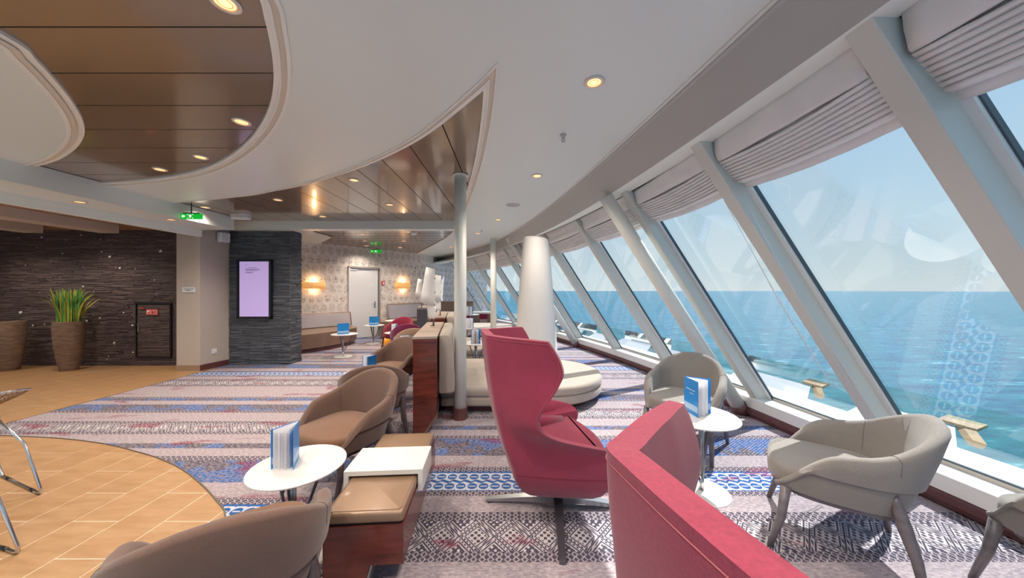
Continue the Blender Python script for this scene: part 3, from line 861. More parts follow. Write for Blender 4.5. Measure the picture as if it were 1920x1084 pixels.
# ================================================================ furniture builders
def se(hw, b, f, n=40, e=2.6, k=0.0):
    """closed rounded plan: half width hw, back depth b, front depth f"""
    out = []
    for i in range(n):
        t_ = 2 * PI * i / n; c, s_ = math.cos(t_), math.sin(t_)
        x = hw * math.copysign(abs(c) ** (2 / e), c)
        y = (f if s_ > 0 else b) * math.copysign(abs(s_) ** (2 / e), s_)
        out.append((x, y))
    return out
def pad(mb, plan, z0, z1, r=0.03, n=4, inset_bottom=True):
    """cushion: a plan outline with rolled upper and lower edges"""
    P = [Vector(p) for p in plan]; N = len(P)
    a = sum(P[i].x * P[(i + 1) % N].y - P[(i + 1) % N].x * P[i].y for i in range(N))
    sg = 1 if a > 0 else -1
    nr = []
    for i in range(N):
        d = (P[(i + 1) % N] - P[(i - 1) % N]).normalized(); nr.append(Vector((-d.y, d.x)) * sg)
    rings = []
    def ring(o, z): rings.append([(P[i].x + nr[i].x * o, P[i].y + nr[i].y * o, z) for i in range(N)])
    if inset_bottom:
        for k in range(n + 1):
            t_ = PI / 2 * k / n; ring(r * (1 - math.sin(t_)), z0 + r * (1 - math.cos(t_)))
    else: ring(0, z0)
    for k in range(n + 1):
        t_ = PI / 2 * k / n; ring(r * (1 - math.cos(t_)), z1 - r * (1 - math.sin(t_)))
    mb.loft(rings, True)
    return mb
def rectplan(x0, x1, y0, y1, r=0.03, n=4):
    out = []
    for cx, cy, a0 in ((x1 - r, y1 - r, 0), (x0 + r, y1 - r, 90), (x0 + r, y0 + r, 180), (x1 - r, y0 + r, 270)):
        for k in range(n + 1):
            t_ = math.radians(a0 + 90 * k / n); out.append((cx + r * math.cos(t_), cy + r * math.sin(t_)))
    return out
def ustations(w, b, f, n_arm=9, n_arc=22, e=2.5, y0=0.0):
    """open U from the right arm tip round the back to the left arm tip; returns points, outward normals, position 0..1..0"""
    pts = [(w, f + (y0 - f) * i / n_arm) for i in range(n_arm)]
    for i in range(n_arc + 1):
        t_ = PI * i / n_arc; c, s_ = math.cos(t_), math.sin(t_)
        pts.append((w * math.copysign(abs(c) ** (2 / e), c), y0 - (b + y0) * abs(s_) ** (2 / e)))
    pts += [(-w, y0 + (f - y0) * (i + 1) / n_arm) for i in range(n_arm)]
    P = [Vector(p) for p in pts]; N = len(P)
    L = [0]
    for i in range(1, N): L.append(L[-1] + (P[i] - P[i - 1]).length)
    pos = [1 - abs(l / L[-1] - 0.5) * 2 for l in L]
    nrm = []
    for i in range(N):
        d = (P[min(i + 1, N - 1)] - P[max(i - 1, 0)]).normalized(); nn = Vector((-d.y, d.x))
        if nn.dot(P[i] - Vector((0, 0.1))) < 0: nn = -nn
        nrm.append(nn)
    return P, nrm, pos

TUB_MESH = {}
def lounge_chair(name, label, loc, rotz, fab, seatfab, legm, group, sc=1.0):
    t = thing(name, label, 'chair', loc, rotz, group)
    if 'shell' not in TUB_MESH:
        P, N, pos = ustations(0.305, 0.27, 0.255, e=2.7, y0=0.02)
        ha = [0.0, 0.06, 0.13, 0.20, 0.27, 0.35, 0.50, 0.60, 0.70, 0.80, 0.90, 1.0]
        hz = [0.365, 0.41, 0.47, 0.53, 0.575, 0.597, 0.615, 0.645, 0.700, 0.750, 0.775, 0.782]
        rings = []
        for p, n, a in zip(P, N, pos):
            h = float(np.interp(a, ha, hz)); bk = float(np.interp(a, [0.45, 0.85], [0, 1])); bk = bk * bk * (3 - 2 * bk)
            zs = min(0.47, h - 0.03) if h > 0.45 else h - 0.03
            z0 = 0.335 - 0.02 * bk
            zs = max(zs, z0 + 0.015)
            lean = 0.02 + 0.075 * bk; tipf = min(1.0, 0.25 + a / 0.22)
            th = 0.05
            def q(off, z):
                f_ = max(0.0, (z - z0) / 0.45)
                o = off * (tipf if off > 0 else 1) + lean * f_ - 0.03 * (1 - f_) - 0.034 * max(0.0, 1 - a / 0.24)
                return (p.x + n.x * o, p.y + n.y * o, z)
            r = [q(0.0, z0), q(0.012, (z0 + zs) / 2), q(0.012, zs - 0.003), q(0.028, zs + 0.004), q(0.030, (zs + h) / 2), q(0.024, h - 0.018), q(0.010, h - 0.003),
                 q(-0.008, h), q(-0.024, h - 0.006), q(-0.034, h - 0.024), q(-0.036, (zs + h) / 2), q(-0.036, zs), q(-0.038, z0 + 0.01)]
            rings.append(r)
        # rounded arm fronts
        mb = MB()
        def shrink(r, f, dy):
            c = sum((Vector(v) for v in r), Vector()) / len(r)
            return [tuple(c + (Vector(v) - c) * f + Vector((0, dy, 0))) for v in r]
        rings = [shrink(rings[0], 0.45, 0.018), shrink(rings[0], 0.8, 0.012)] + rings + [shrink(rings[-1], 0.8, 0.012), shrink(rings[-1], 0.45, 0.018)]
        mb.loft(rings, True)
        TUB_MESH['shell'] = mb
        for kq, st in (('seam_a', int(len(pos) * 0.33)), ('seam_b', len(pos) - 1 - int(len(pos) * 0.33))):
            rr_ = rings[st + 2]; c_ = sum((Vector(v) for v in rr_), Vector()) / len(rr_)
            TUB_MESH[kq] = MB().tube([Vector(v) + (Vector(v) - c_).normalized() * 0.0006 for v in rr_[4:12]], 0.0016, 5)
        TUB_MESH['seat'] = pad(MB(), se(0.268, 0.20, 0.305, 44, 3.4), 0.335, 0.445, 0.03, 4)
        # gentle crown on the seat
        TUB_MESH['seat'].v = [(x, y, z + (0.018 * max(0, 1 - (x / 0.26) ** 2) * max(0, 1 - (y / 0.33) ** 2) if z > 0.43 else 0)) for x, y, z in TUB_MESH['seat'].v]
        TUB_MESH['under'] = MB().prism(se(0.25, 0.22, 0.25, 28, 3.5), 0.305, 0.345)
    def share(key, nm, m, smooth=True):
        kk = (key, m)
        if kk not in TUB_MESH:
            o = MB(); o.v = TUB_MESH[key].v; o.f = TUB_MESH[key].f
            ob = o.build(nm, m, t, smooth=smooth); TUB_MESH[kk] = ob.data
            if smooth: smooth_by_angle(ob, 50)
            return ob
        ob = bpy.data.objects.new(nm, TUB_MESH[kk]); COL.objects.link(ob); ob.parent = t; return ob
    sh_ = share('shell', 'backrest', fab); 
    for kq in ('seam_a', 'seam_b'): share(kq, 'seam', legm).parent = sh_
    share('seat', 'seat', seatfab); share('under', 'seat_frame', legm, False)
    for sx in (-1, 1):
        for kind in (0, 1):
            kk = ('leg', sx, kind, legm)
            if kk not in TUB_MESH:
                if kind == 0: l = MB().tube([(sx * 0.250, 0.225, 0.345), (sx * 0.262, 0.245, 0.18), (sx * 0.275, 0.295, 0.0)], [0.024, 0.020, 0.014], 10)
                else: l = MB().tube([(sx * 0.250, -0.170, 0.455), (sx * 0.256, -0.180, 0.40), (sx * 0.258, -0.20, 0.315), (sx * 0.278, -0.235, 0.18), (sx * 0.300, -0.262, 0.0)],
                                    [0.014, 0.022, 0.027, 0.021, 0.014], 10)
                ob = l.build('leg', legm, t, smooth=True); TUB_MESH[kk] = ob.data
            else:
                ob = bpy.data.objects.new('leg', TUB_MESH[kk]); COL.objects.link(ob); ob.parent = t
    if sc != 1: t.scale = (sc,) * 3
    return t

def face(fx, fy): return math.atan2(fy, fx) - PI / 2

def wingback(label, loc, rotz, group):
    t = thing('wingback_chair', label, 'chair', loc, rotz, group)
    # rows: height, back y, wing front y, half width at the back, half width at the front edge
    rows = [(.36, -.34, .20, .24, .38), (.44, -.37, .27, .24, .415), (.52, -.40, .26, .235, .43), (.56, -.41, .14, .23, .43), (.60, -.42, -.06, .225, .415), (.64, -.43, -.19, .22, .395), (.70, -.445, -.25, .215, .38),
            (.78, -.46, -.22, .21, .385), (.88, -.475, -.15, .205, .41), (.98, -.487, -.10, .20, .42), (1.06, -.497, -.12, .20, .415), (1.13, -.503, -.155, .20, .402), (1.175, -.505, -.185, .198, .392)]
    rows = [(z, b, f, wb, wf) for z, b, f, wb, wf in rows]
    NS = 31
    def plan(b, f, wb, wf):
        """back panel, soft corner, wing opening outwards"""
        dx_, dy_ = wb - wf, (b + 0.03) - f
        ctrl = [(wf + dx_ * q_ + 0.012 * math.sin(PI * q_), f + dy_ * q_) for q_ in (0.0, 0.22, 0.5, 0.78, 0.94)] + [(wb - 0.022, b + 0.006), (wb * 0.55, b - 0.004), (0, b - 0.010)]
        half = smoothcurve(ctrl, 4)
        half = half[:-1]
        pts = half + [(0, ctrl[-1][1])] + [(-x, y) for x, y in half[::-1]]
        P = [Vector(p) for p in pts]; n = []
        for i in range(len(P)):
            d = (P[min(i + 1, len(P) - 1)] - P[max(i - 1, 0)]).normalized(); n.append(Vector((d.y, -d.x)))
        c = Vector((0, 0.0))
        n = [k if k.dot(p - c) > 0 else -k for k, p in zip(n, P)]
        return P, n
    zz = [r[0] for r in rows]; fine = []
    nz = 44
    for i in range(nz + 1):
        z = zz[0] + (zz[-1] - zz[0]) * i / nz
        fine.append((z,) + tuple(float(np.interp(z, zz, [r[k] for r in rows])) for k in (1, 2, 3, 4)))
    # smooth the interpolated columns
    arr = np.array(fine); a2 = arr.copy()
    for _ in range(2):
        a2[1:-1, 1:] = (arr[:-2, 1:] + 2 * arr[1:-1, 1:] + arr[2:, 1:]) / 4; arr = a2.copy()
    outer = []; inner = []
    for z, b, f, wb, wf in arr:
        P, n = plan(b, f, wb, wf)
        th = 0.052
        o = []; q = []
        for i, (p, k) in enumerate(zip(P, n)):
            frac = abs(i / (len(P) - 1) - 0.5) * 2      # 1 at the wing tip
            zt = z
            if z > 1.0: zt = z + (0.012 * (1 - frac)) * (z - 1.0) / 0.175 - 0.012 * frac * (z - 1.0) / 0.175
            o.append((p.x, p.y, zt)); tt = th * (1 - 0.30 * max(0, frac - 0.75) / 0.25)
            lo = 0.03 if z < 0.5 else 0.0
            q.append((p.x - k.x * (tt + lo), p.y - k.y * (tt + lo) + (0.0), zt))
        outer.append(o); inner.append(q)
    n = len(outer[0]); R = len(outer)
    V = []; F = []
    def idx(s_, r, i): return (s_ * R + r) * n + i
    for S in (outer, inner):
        for r in S: V += r
    for r in range(R - 1):
        for i in range(n - 1):
            F.append((idx(0, r, i), idx(0, r, i + 1), idx(0, r + 1, i + 1), idx(0, r + 1, i)))
            F.append((idx(1, r, i + 1), idx(1, r, i), idx(1, r + 1, i), idx(1, r + 1, i + 1)))
        F.append((idx(0, r, 0), idx(0, r + 1, 0), idx(1, r + 1, 0), idx(1, r, 0)))
        F.append((idx(0, r + 1, n - 1), idx(0, r, n - 1), idx(1, r, n - 1), idx(1, r + 1, n - 1)))
    for i in range(n - 1):
        F.append((idx(0, R - 1, i), idx(0, R - 1, i + 1), idx(1, R - 1, i + 1), idx(1, R - 1, i)))
        F.append((idx(0, 0, i + 1), idx(0, 0, i), idx(1, 0, i), idx(1, 0, i + 1)))
    mb = MB(); mb.v = V; mb.f = F
    sh = mb.build('shell', 'fab_pink', t, bevel=0.016, seg=3)
    # piping along the outer edge of the opening
    path = [outer[r][1] for r in range(3, R - 1)] + [outer[R - 2][i] for i in range(2, n - 1)] + [outer[r][n - 2] for r in range(R - 3, 2, -1)]
    pp = []
    for p in path:
        v = Vector(p); d = Vector((v.x, v.y + 0.1, 0)).normalized(); pp.append(v + d * 0.0012)
    MB().tube(pp, 0.0011, 5).build('piping', mat('piping_pink', (0.62, 0.22, 0.24), 0.7) if 'piping' not in M else M['piping'], sh, smooth=True)
    # bowl under the seat
    P, n_ = plan(-0.35, 0.215, 0.24, 0.385)
    base_ = [(p.x, p.y) for p in P]
    tipx, tipy = base_[-1]
    base_ += [(tipx + (0.385 * 2) * k / 12, tipy + 0.075 * math.sin(PI * k / 12)) for k in range(1, 12)]
    bowl = []
    for z, sc in ((0.140, 0.12), (0.143, 0.32), (0.158, 0.52), (0.185, 0.67), (0.225, 0.80), (0.27, 0.89), (0.32, 0.955), (0.37, 0.99), (0.41, 0.985)):
        bowl.append([(x * sc, -0.03 + (y + 0.03) * sc, z) for x, y in base_])
    MB().loft(bowl).build('seat_shell', 'fab_pink', t, smooth=True)
    pad(MB(), [(x * 0.895, -0.02 + (y + 0.03) * 0.92) for x, y in base_], 0.37, 0.465, 0.03, 4).build('seat', 'fab_pink', t, smooth=True)
    # padded inner arms and back roll
    MB().tube([(0.15, -0.25, 0.48), (0.215, -0.08, 0.475), (0.275, 0.12, 0.46)], [0.055, 0.05, 0.03], 14).build('arm_pad', 'fab_pink', t, smooth=True)
    MB().tube([(-0.15, -0.25, 0.48), (-0.215, -0.08, 0.475), (-0.275, 0.12, 0.46)], [0.055, 0.05, 0.03], 14).build('arm_pad', 'fab_pink', t, smooth=True)
    bc = MB(); rr = []
    for z in (0.46, 0.52, 0.62, 0.75, 0.88, 1.0, 1.08):
        yb = float(np.interp(z, zz, [r[1] for r in rows])) + 0.05
        rr.append([(x * 0.86, yb + y, z) for x, y in se(0.20, 0.02, 0.06, 24, 3)])
    bc.loft(rr).build('back_cushion', 'fab_pink', t, smooth=True)
    MB().lathe([(0.028, 0.05), (0.028, 0.15)], n=16).build('post', 'dark_metal', t, smooth=False)
    for k in range(4):
        a = math.radians(-15 + 90 * k); d = Vector((math.cos(a), math.sin(a), 0)); w = Vector((-d.y, d.x, 0))
        L = 0.49
        V = [];
        for s_, hw, z0, z1 in ((0.0, 0.030, 0.035, 0.075), (L * 0.5, 0.024, 0.022, 0.052), (L, 0.018, 0.004, 0.020)):
            for sgn, z in ((-1, z0), (1, z0), (1, z1), (-1, z1)): V.append(tuple(d * s_ + w * hw * sgn + Vector((0, 0, z))))
        MB().add(V, [(0, 1, 2, 3), (4, 5, 1, 0), (5, 6, 2, 1), (6, 7, 3, 2), (7, 4, 0, 3), (8, 9, 5, 4), (9, 10, 6, 5), (10, 11, 7, 6), (11, 8, 4, 7), (11, 10, 9, 8)]).build('leg', 'steel' if k % 2 else 'gun_metal', t)
        MB().box(-0.02, 0.02, -0.02, 0.02, 0.0, 0.006).build('foot', 'black', t).location = d * (L - 0.03)
    return t

def side_table(label, loc, r, h, rotz, pole=(0.0, -0.06), rb=0.185, group='small round white side tables'):
    t = thing('side_table', label, 'table', loc, rotz, group)
    MB().lathe([(r - 0.012, h - 0.014), (r, h - 0.006), (r, h - 0.001), (r - 0.002, h)], n=64).build('table_top', 'white_top', t, smooth=False)
    MB().lathe([(rb, 0.0), (rb, 0.004), (rb - 0.012, 0.010), (0.02, 0.012)], pole, 48).build('base', 'white_top', t)
    MB().tube([(pole[0], pole[1], 0.01), (pole[0], pole[1], h - 0.012)], 0.0165, 16).build('pole', 'steel', t, smooth=True)
    MB().tube([(pole[0], pole[1], 0.012), (pole[0], pole[1], 0.12)], 0.0185, 16).build('sleeve', 'chrome', t, smooth=True)
    for a in (35, 150, 265):
        d = Vector((math.cos(math.radians(a)), math.sin(math.radians(a))))
        MB().tube([(pole[0] + d.x * 0.012, pole[1] + d.y * 0.012, 0.10), (d.x * r * 0.62, d.y * r * 0.62, h - 0.013)], 0.0085, 8).build('strut', 'gun_metal', t, smooth=True)
    return t
def menu(label, loc, ea, eb, h, pages=5, letters=False, group='blue drinks menus standing open on the tables'):
    """booklet standing on its lower edge: spine at loc, covers run to ea and eb (offsets)"""
    t = thing('menu', label, 'menu', loc, 0, group)
    ea, eb = Vector((*ea, 0)), Vector((*eb, 0))
    def leaf(nm, e, m, th, hh, bot=0.0, parent=t):
        w = Vector((-e.y, e.x, 0)).normalized() * th
        return MB().add([(0, 0, bot), tuple(e) [:2] + (bot,), tuple(e)[:2] + (hh,), (0, 0, hh), tuple(w)[:2] + (bot,), tuple(e + w)[:2] + (bot,), tuple(e + w)[:2] + (hh,), tuple(w)[:2] + (hh,)],
                        [(0, 1, 2, 3), (7, 6, 5, 4), (0, 4, 5, 1), (1, 5, 6, 2), (2, 6, 7, 3), (3, 7, 4, 0)]).build(nm, m, parent)
    c1 = leaf('cover', ea, 'menu_blue', 0.0018, h); c2 = leaf('cover', eb, 'menu_blue', 0.0018, h)
    for i in range(pages):
        f = 0.06 + 0.72 * i / max(1, pages - 1)
        e = (ea * (1 - f) + eb * f); e = e.normalized() * ea.length * (0.95 - 0.05 * (i % 2))
        pg = leaf('page', e, 'paper', 0.0008, h * 0.985, h * 0.01)
        if letters and i in (1, 3, 5):
            nn = Vector((-e.y, e.x, 0)).normalized()
            if nn.y > 0: nn = -nn
            mb = MB()
            for k in range(16):
                z = h * (0.86 - k * 0.045)
                mb.obox(e * 0.30 + nn * 0.0012 + Vector((0, 0, z)), e * (0.62 + 0.2 * ((k * 7) % 5) / 5) + nn * 0.0012 + Vector((0, 0, z)), nn * 0.0002, (0, 0, 0.0012))
            mb.build('print', 'paper_print', pg)
    # pale sea band printed across the foot of the front cover
    for e, c in ((ea, c1), (eb, c2)):
        nn = Vector((-e.y, e.x, 0)).normalized()
        for sg in (-1, 1):
            off = nn * (0.0004 if sg < 0 else 0.0022) * (1 if sg > 0 else -1)
            MB().obox(e * 0.02 + off + Vector((0, 0, h * 0.20)), e * 0.98 + off + Vector((0, 0, h * 0.20)), nn * 0.00015, (0, 0, h * 0.085)).build('cover_band', 'menu_pale', c)
    if letters:
        e = ea; nn = Vector((-e.y, e.x, 0)).normalized()
        if nn.y > 0 : nn = -nn
        base = nn * 0.003
        def script(u0, u1, z, amp, n_):
            pts = []
            for k in range(n_ * 6 + 1):
                f = k / (n_ * 6); a = f * n_ * 2 * PI
                u = u0 + (u1 - u0) * f + 0.05 * math.sin(a); pts.append(e * u + base + Vector((0, 0, z + amp * math.cos(a) * (1.5 if k < 6 else 0.8 + 0.3 * math.sin(k)))))
            return pts
        MB().tube(script(0.2, 0.82, h * 0.70, 0.0035, 8), 0.0007, 4).build('script', 'paper', c1)
        MB().tube(script(0.45, 0.72, h * 0.60, 0.0028, 4), 0.0006, 4).build('script', 'paper', c1)
    return t
# ================================================================ furniture in place
# --- wingback swivel chairs
M['piping'] = mat('piping_pink', (0.42, 0.12, 0.14), 0.7)
wingback('pink high-backed wingback swivel chair in full view beside the white column', (0.31, 2.22, 0), math.radians(-80), 'pink wingback swivel chairs')
wingback('pink wingback chair nearest the camera, cut off by the bottom edge', (0.690, 0.525, 0), math.radians(-75), 'pink wingback swivel chairs')
# --- grey tub chairs by the windows
G1 = 'grey upholstered tub chairs by the windows'
lounge_chair('tub_chair', 'grey tub armchair behind the round white table, facing the camera', (1.62, 3.10, 0), face(-0.66, -0.75), 'fab_grey', 'fab_grey', 'leg_grey', G1, 1.04)
lounge_chair('tub_chair', 'grey tub armchair seen from its side with its back to the near window', (1.87, 1.90, 0), face(-0.79, 0.61), 'fab_grey', 'fab_grey', 'leg_grey', G1, 1.02)
lounge_chair('tub_chair', 'grey tub armchair cut off by the right edge of the picture', (2.555, 1.33, 0), face(0.10, 0.99), 'fab_grey', 'fab_grey', 'leg_grey', G1)
G2 = 'brown upholstered tub chairs left of the divider'
lounge_chair('tub_chair', 'brown tub armchair nearest the camera at the bottom left, seen from behind', (-1.06, 1.26, 0), face(-0.53, 0.85), 'fab_brown', 'fab_brown_seat', 'leg_dark', G2, 0.99)
lounge_chair('tub_chair', 'brown tub armchair facing the camera behind the nearest round table', (-1.27, 2.50, 0), face(-0.42, -0.90), 'fab_brown', 'fab_brown_seat', 'leg_dark', G2)
lounge_chair('tub_chair', 'greyish brown tub armchair seen from behind left of the divider end', (-1.37, 3.28, 0), face(-0.35, 0.93), 'fab_brown', 'fab_brown_seat', 'leg_dark', G2)
lounge_chair('tub_chair', 'dark brown tub armchair facing the camera close against the divider', (-1.62, 4.42, 0), face(-0.30, -0.95), 'fab_brown', 'fab_brown_seat', 'leg_dark', G2)
lounge_chair('tub_chair', 'light tan tub armchair seen from behind beyond the dark brown one', (-1.86, 6.12, 0), face(-0.35, 0.93), 'fab_tan', 'fab_tan', 'leg_dark', 'coloured tub chairs at the back')
lounge_chair('tub_chair', 'magenta tub armchair seen from behind, overlapped by the tan one', (-2.20, 6.85, 0), face(-0.35, 0.93), 'fab_magenta', 'fab_magenta', 'leg_dark', 'coloured tub chairs at the back')
lounge_chair('tub_chair', 'crimson tub armchair facing the camera in front of the far leather bench', (-2.76, 7.95, 0), face(-0.12, -0.99), 'fab_crimson', 'fab_crimson', 'leg_dark', 'coloured tub chairs at the back')
# --- side tables
side_table('round white side table nearest the camera beside the leather bench', (-1.175, 1.81, 0), 0.236, 0.49, math.radians(20), pole=(-0.02, -0.03))
side_table('round white side table between the grey armchairs by the window', (1.365, 2.42, 0), 0.272, 0.53, 0, pole=(0.0, -0.05))
side_table('round white table hidden behind the second brown armchair', (-1.66, 3.80, 0), 0.26, 0.50, 0)
side_table('round white table standing in front of the curved leather bench', (-3.69, 7.24, 0), 0.27, 0.485, 0)
side_table('round white table standing in front of the white door', (-3.77, 9.0, 0), 0.265, 0.49, 0)
side_table('round white table right of the slim column, in front of the second island seat', (-0.64, 5.93, 0), 0.27, 0.50, 0)
side_table('round white table behind the slim column beyond the second island', (-1.12, 8.30, 0), 0.27, 0.50, 0)
side_table('round white table at the far banquette next to the last windows', (-1.50, 12.0, 0), 0.30, 0.56, 0)
side_table('round white table behind the dark brown armchair, hidden but for its menu', (-1.86, 5.35, 0), 0.26, 0.49, 0)
side_table('round white table between the crimson chair and the far leather bench', (-3.14, 9.05, 0), 0.34, 0.62, 0)
# --- menus
menu('blue menu standing open on the nearest round table, pages fanned', (-1.222, 1.885, 0.49), (-0.068, -0.128), (0.055, -0.135), 0.213, 6, True)
menu('blue menu with white script standing on the window table between grey chairs', (1.325, 2.53, 0.53), (0.012, -0.168), (0.155, -0.085), 0.258, 5, True)
menu('blue menu on the table behind the second brown armchair', (-1.56, 3.78, 0.50), (-0.145, -0.03), (-0.04, -0.14), 0.21, 4)
menu('blue menu on the table in front of the curved leather bench', (-3.70, 7.20, 0.485), (-0.10, -0.05), (0.09, 0.08), 0.235, 2)
menu('blue menu on the table in front of the white door', (-3.74, 8.95, 0.49), (-0.14, -0.02), (0.06, 0.12), 0.24, 2)
menu('blue menu standing on the table right of the slim column', (-0.66, 5.92, 0.50), (-0.06, -0.13), (0.10, -0.10), 0.25, 4)
menu('blue menu half hidden by the slim column, on the table behind', (-1.05, 8.27, 0.50), (-0.10, -0.10), (0.09, -0.06), 0.25, 3)
menu('blue menu on the table at the far banquette by the windows', (-1.55, 11.95, 0.56), (-0.15, -0.03), (0.14, -0.06), 0.30, 2)
menu('blue menu rising behind the dark brown armchair', (-1.66, 5.30, 0.49), (-0.14, -0.03), (0.07, -0.09), 0.23, 4)
menu('blue menu in front of the crimson tub armchair', (-2.56, 7.34, 0.50), (-0.13, -0.02), (0.03, -0.14), 0.20, 3)
side_table('round white table in front of the crimson tub armchair', (-2.62, 7.36, 0), 0.22, 0.50, 0)

# --- leather bench with the white bridge table over it
BX, BY, BR = -0.865, 1.500, math.radians(3.8)
bn = thing('leather_bench', 'low cherry wood bench with bronze leather cushions at the bottom centre', 'bench', (BX, BY, 0), BR)
W_, L_ = 0.362, 0.875
MB().add([(0, 0, 0), (0.16, 0, 0), (0.21, 0, 0.18), (W_, 0, 0.18), (W_, 0, 0.362), (0, 0, 0.362)] + [(0, L_, 0), (0.16, L_, 0), (0.21, L_, 0.18), (W_, L_, 0.18), (W_, L_, 0.362), (0, L_, 0.362)],
         [(0, 1, 2, 3, 4, 5), (11, 10, 9, 8, 7, 6), (0, 6, 7, 1), (1, 7, 8, 2), (2, 8, 9, 3), (3, 9, 10, 4), (4, 10, 11, 5), (5, 11, 6, 0)]).build('body', 'cherry', bn)
MB().add([(0.162, 0.002, 0), (0.172, 0.002, 0), (0.222, 0.002, 0.179), (0.212, 0.002, 0.179), (0.162, L_, 0), (0.172, L_, 0), (0.222, L_, 0.179), (0.212, L_, 0.179)],
         [(0, 1, 2, 3), (7, 6, 5, 4), (0, 4, 5, 1), (1, 5, 6, 2), (2, 6, 7, 3), (3, 7, 4, 0)]).build('kick_plate', 'steel', bn)
MB().box(0.008, W_ - 0.008, 0.008, L_ - 0.008, 0.362, 0.368).build('shadow_gap', 'black', bn)
def seatpad(x0, x1, y0, y1, z0, z1, nm, m, parent, r=0.018):
    o = pad(MB(), rectplan(x0, x1, y0, y1, 0.02, 4), z0, z1, r, 4).build(nm, m, parent, smooth=True); smooth_by_angle(o, 60)
    return o
c1 = seatpad(0.0, W_, 0.0, 0.40, 0.368, 0.425, 'cushion', 'leather_bronze', bn)
c2 = seatpad(0.0, W_, 0.41, 0.845, 0.368, 0.425, 'cushion', 'leather_bronze', bn)
for c in (c1, c2):
    y0, y1 = (0.0, 0.40) if c is c1 else (0.41, 0.845)
    p = [(x, y, 0.4265) for x, y in rectplan(0.015, W_ - 0.015, y0 + 0.013, y1 - 0.013, 0.02, 4)]
    MB().tube(p + [p[0]], 0.0012, 5, False).build('seam', 'leather_brown', c)
bt = thing('bridge_table', 'white square bridge table straddling the leather bench', 'table', (BX, BY, 0), BR)
ty0, ty1 = 0.285, 0.555
bt_top = 0.463
MB().add([(x, y, z) for y in (ty0, ty1) for x, z in ((-0.03, 0.345), (-0.005, 0.345), (-0.005, bt_top - 0.025), (W_ + 0.005, bt_top - 0.025), (W_ + 0.005, 0.345), (W_ + 0.03, 0.345), (W_ + 0.03, bt_top), (-0.03, bt_top))],
         [(0, 1, 2, 7), (2, 3, 6, 7), (3, 4, 5, 6), (8, 15, 10, 9), (10, 15, 14, 11), (11, 14, 13, 12)] + [(i, i + 8, (i + 1) % 8 + 8, (i + 1) % 8) for i in range(8)]).build('table_top', 'white_lam', bt)

# --- islands: console divider, upholstered back and round ended seat
def console(label, loc, rot):
    t = thing('console_divider', label, 'divider', loc, rot, 'cherry wood console dividers')
    L = 1.52
    pr = [(0, 0), (0.10, 0), (0.232, 0.19), (0.232, 0.955), (0, 0.955)]
    MB().add([(x, y, z) for y in (0, L) for x, z in pr], [(0, 1, 2, 3, 4), (9, 8, 7, 6, 5)] + [(i, i + 5, (i + 1) % 5 + 5, (i + 1) % 5) for i in range(5)]).build('body', 'cherry', t)
    MB().add([(x, y, z) for y in (0.004, L) for x, z in ((0.10, 0.0), (0.135, 0.0), (0.236, 0.15), (0.232, 0.19))], [(0, 1, 2, 3), (7, 6, 5, 4)] + [(i, i + 4, (i + 1) % 4 + 4, (i + 1) % 4) for i in range(4)]).build('kick_plate', 'leather_brown', t)
    MB().box(-0.004, 0.236, -0.006, L, 0.955, 0.98).build('top', 'tan_top', t, bevel=0.002)
    MB().box(-0.004, 0.236, -0.0075, -0.006, 0.925, 0.955).build('edge_band', 'cherry', t)
    return t
def stadium(x0a, x0b, cx, cy, r, n=22):
    pts = [(x0a, cy - r)]
    for k in range(n + 1):
        a = -PI / 2 + PI * k / n; pts.append((cx + r * math.cos(a), cy + r * math.sin(a)))
    pts.append((x0b, cy + r))
    # densify the straight sides
    out = []
    for i in range(len(pts)):
        p, q = Vector(pts[i]), Vector(pts[(i + 1) % len(pts)]); m_ = max(1, int((q - p).length / 0.08))
        for k in range(m_): out.append(tuple(p + (q - p) * k / m_))
    return out
def island(label, loc):
    t = thing('island_sofa', label, 'sofa', loc, 0, 'beige round ended island sofas')
    # local origin = round centre
    r = 0.83
    sx0, sx1 = -1.235, -1.42
    base = stadium(sx0 + 0.02, sx1 + 0.04, -0.02, 0, r - 0.13)
    MB().prism(base, 0.0, 0.095).build('plinth', 'base_brown', t)
    pad(MB(), stadium(sx0, sx1, 0, 0, r), 0.09, 0.198, 0.03, 4).build('lower_cushion', 'fab_sofa', t, smooth=True)
    pad(MB(), stadium(sx0, sx1, 0, 0, r + 0.005), 0.195, 0.315, 0.045, 5).build('seat_cushion', 'fab_sofa', t, smooth=True)
    return t
def island_back(label, loc, rot):
    t = thing('sofa_backrest', label, 'backrest', loc, rot, 'beige backrests along the dividers')
    # section in x-z swept along y : flat against the console, sloping front
    sec = [(0.243, 0.34), (0.255, 0.325), (0.385, 0.325), (0.408, 0.345), (0.410, 0.46), (0.400, 0.72), (0.385, 0.90), (0.37, 0.95), (0.345, 0.972), (0.30, 0.975), (0.255, 0.972), (0.243, 0.955)]
    def sh(sc, y):
        cx, cz = 0.32, 0.69
        return [(cx + (x - cx) * sc, y, cz + (z - cz) * sc) for x, z in sec]
    o = MB().loft([sh(0.93, 0.20), sh(0.975, 0.207), sh(1, 0.23), sh(1, 0.75), sh(1, 1.46), sh(0.93, 1.49)]).build('cushion', 'fab_sofa', t, smooth=True); smooth_by_angle(o, 55)
    pts = [(x, 0.23, z) for x, z in sec]
    MB().tube(pts, 0.003, 5).build('piping', 'fab_tan', o)
    return t
ROT = math.radians(9.2)
console('cherry wood console divider nearest the camera with a tan top', (-0.995, 3.30, 0), ROT)
island_back('beige upholstered backrest behind the slim column, nearest one', (-0.995, 3.30, 0), ROT)
island('beige island sofa with round end around the white cone column', (0.41, 4.65, 0))
console('second cherry wood console divider, behind the first one', (-1.40, 5.70, 0), ROT)
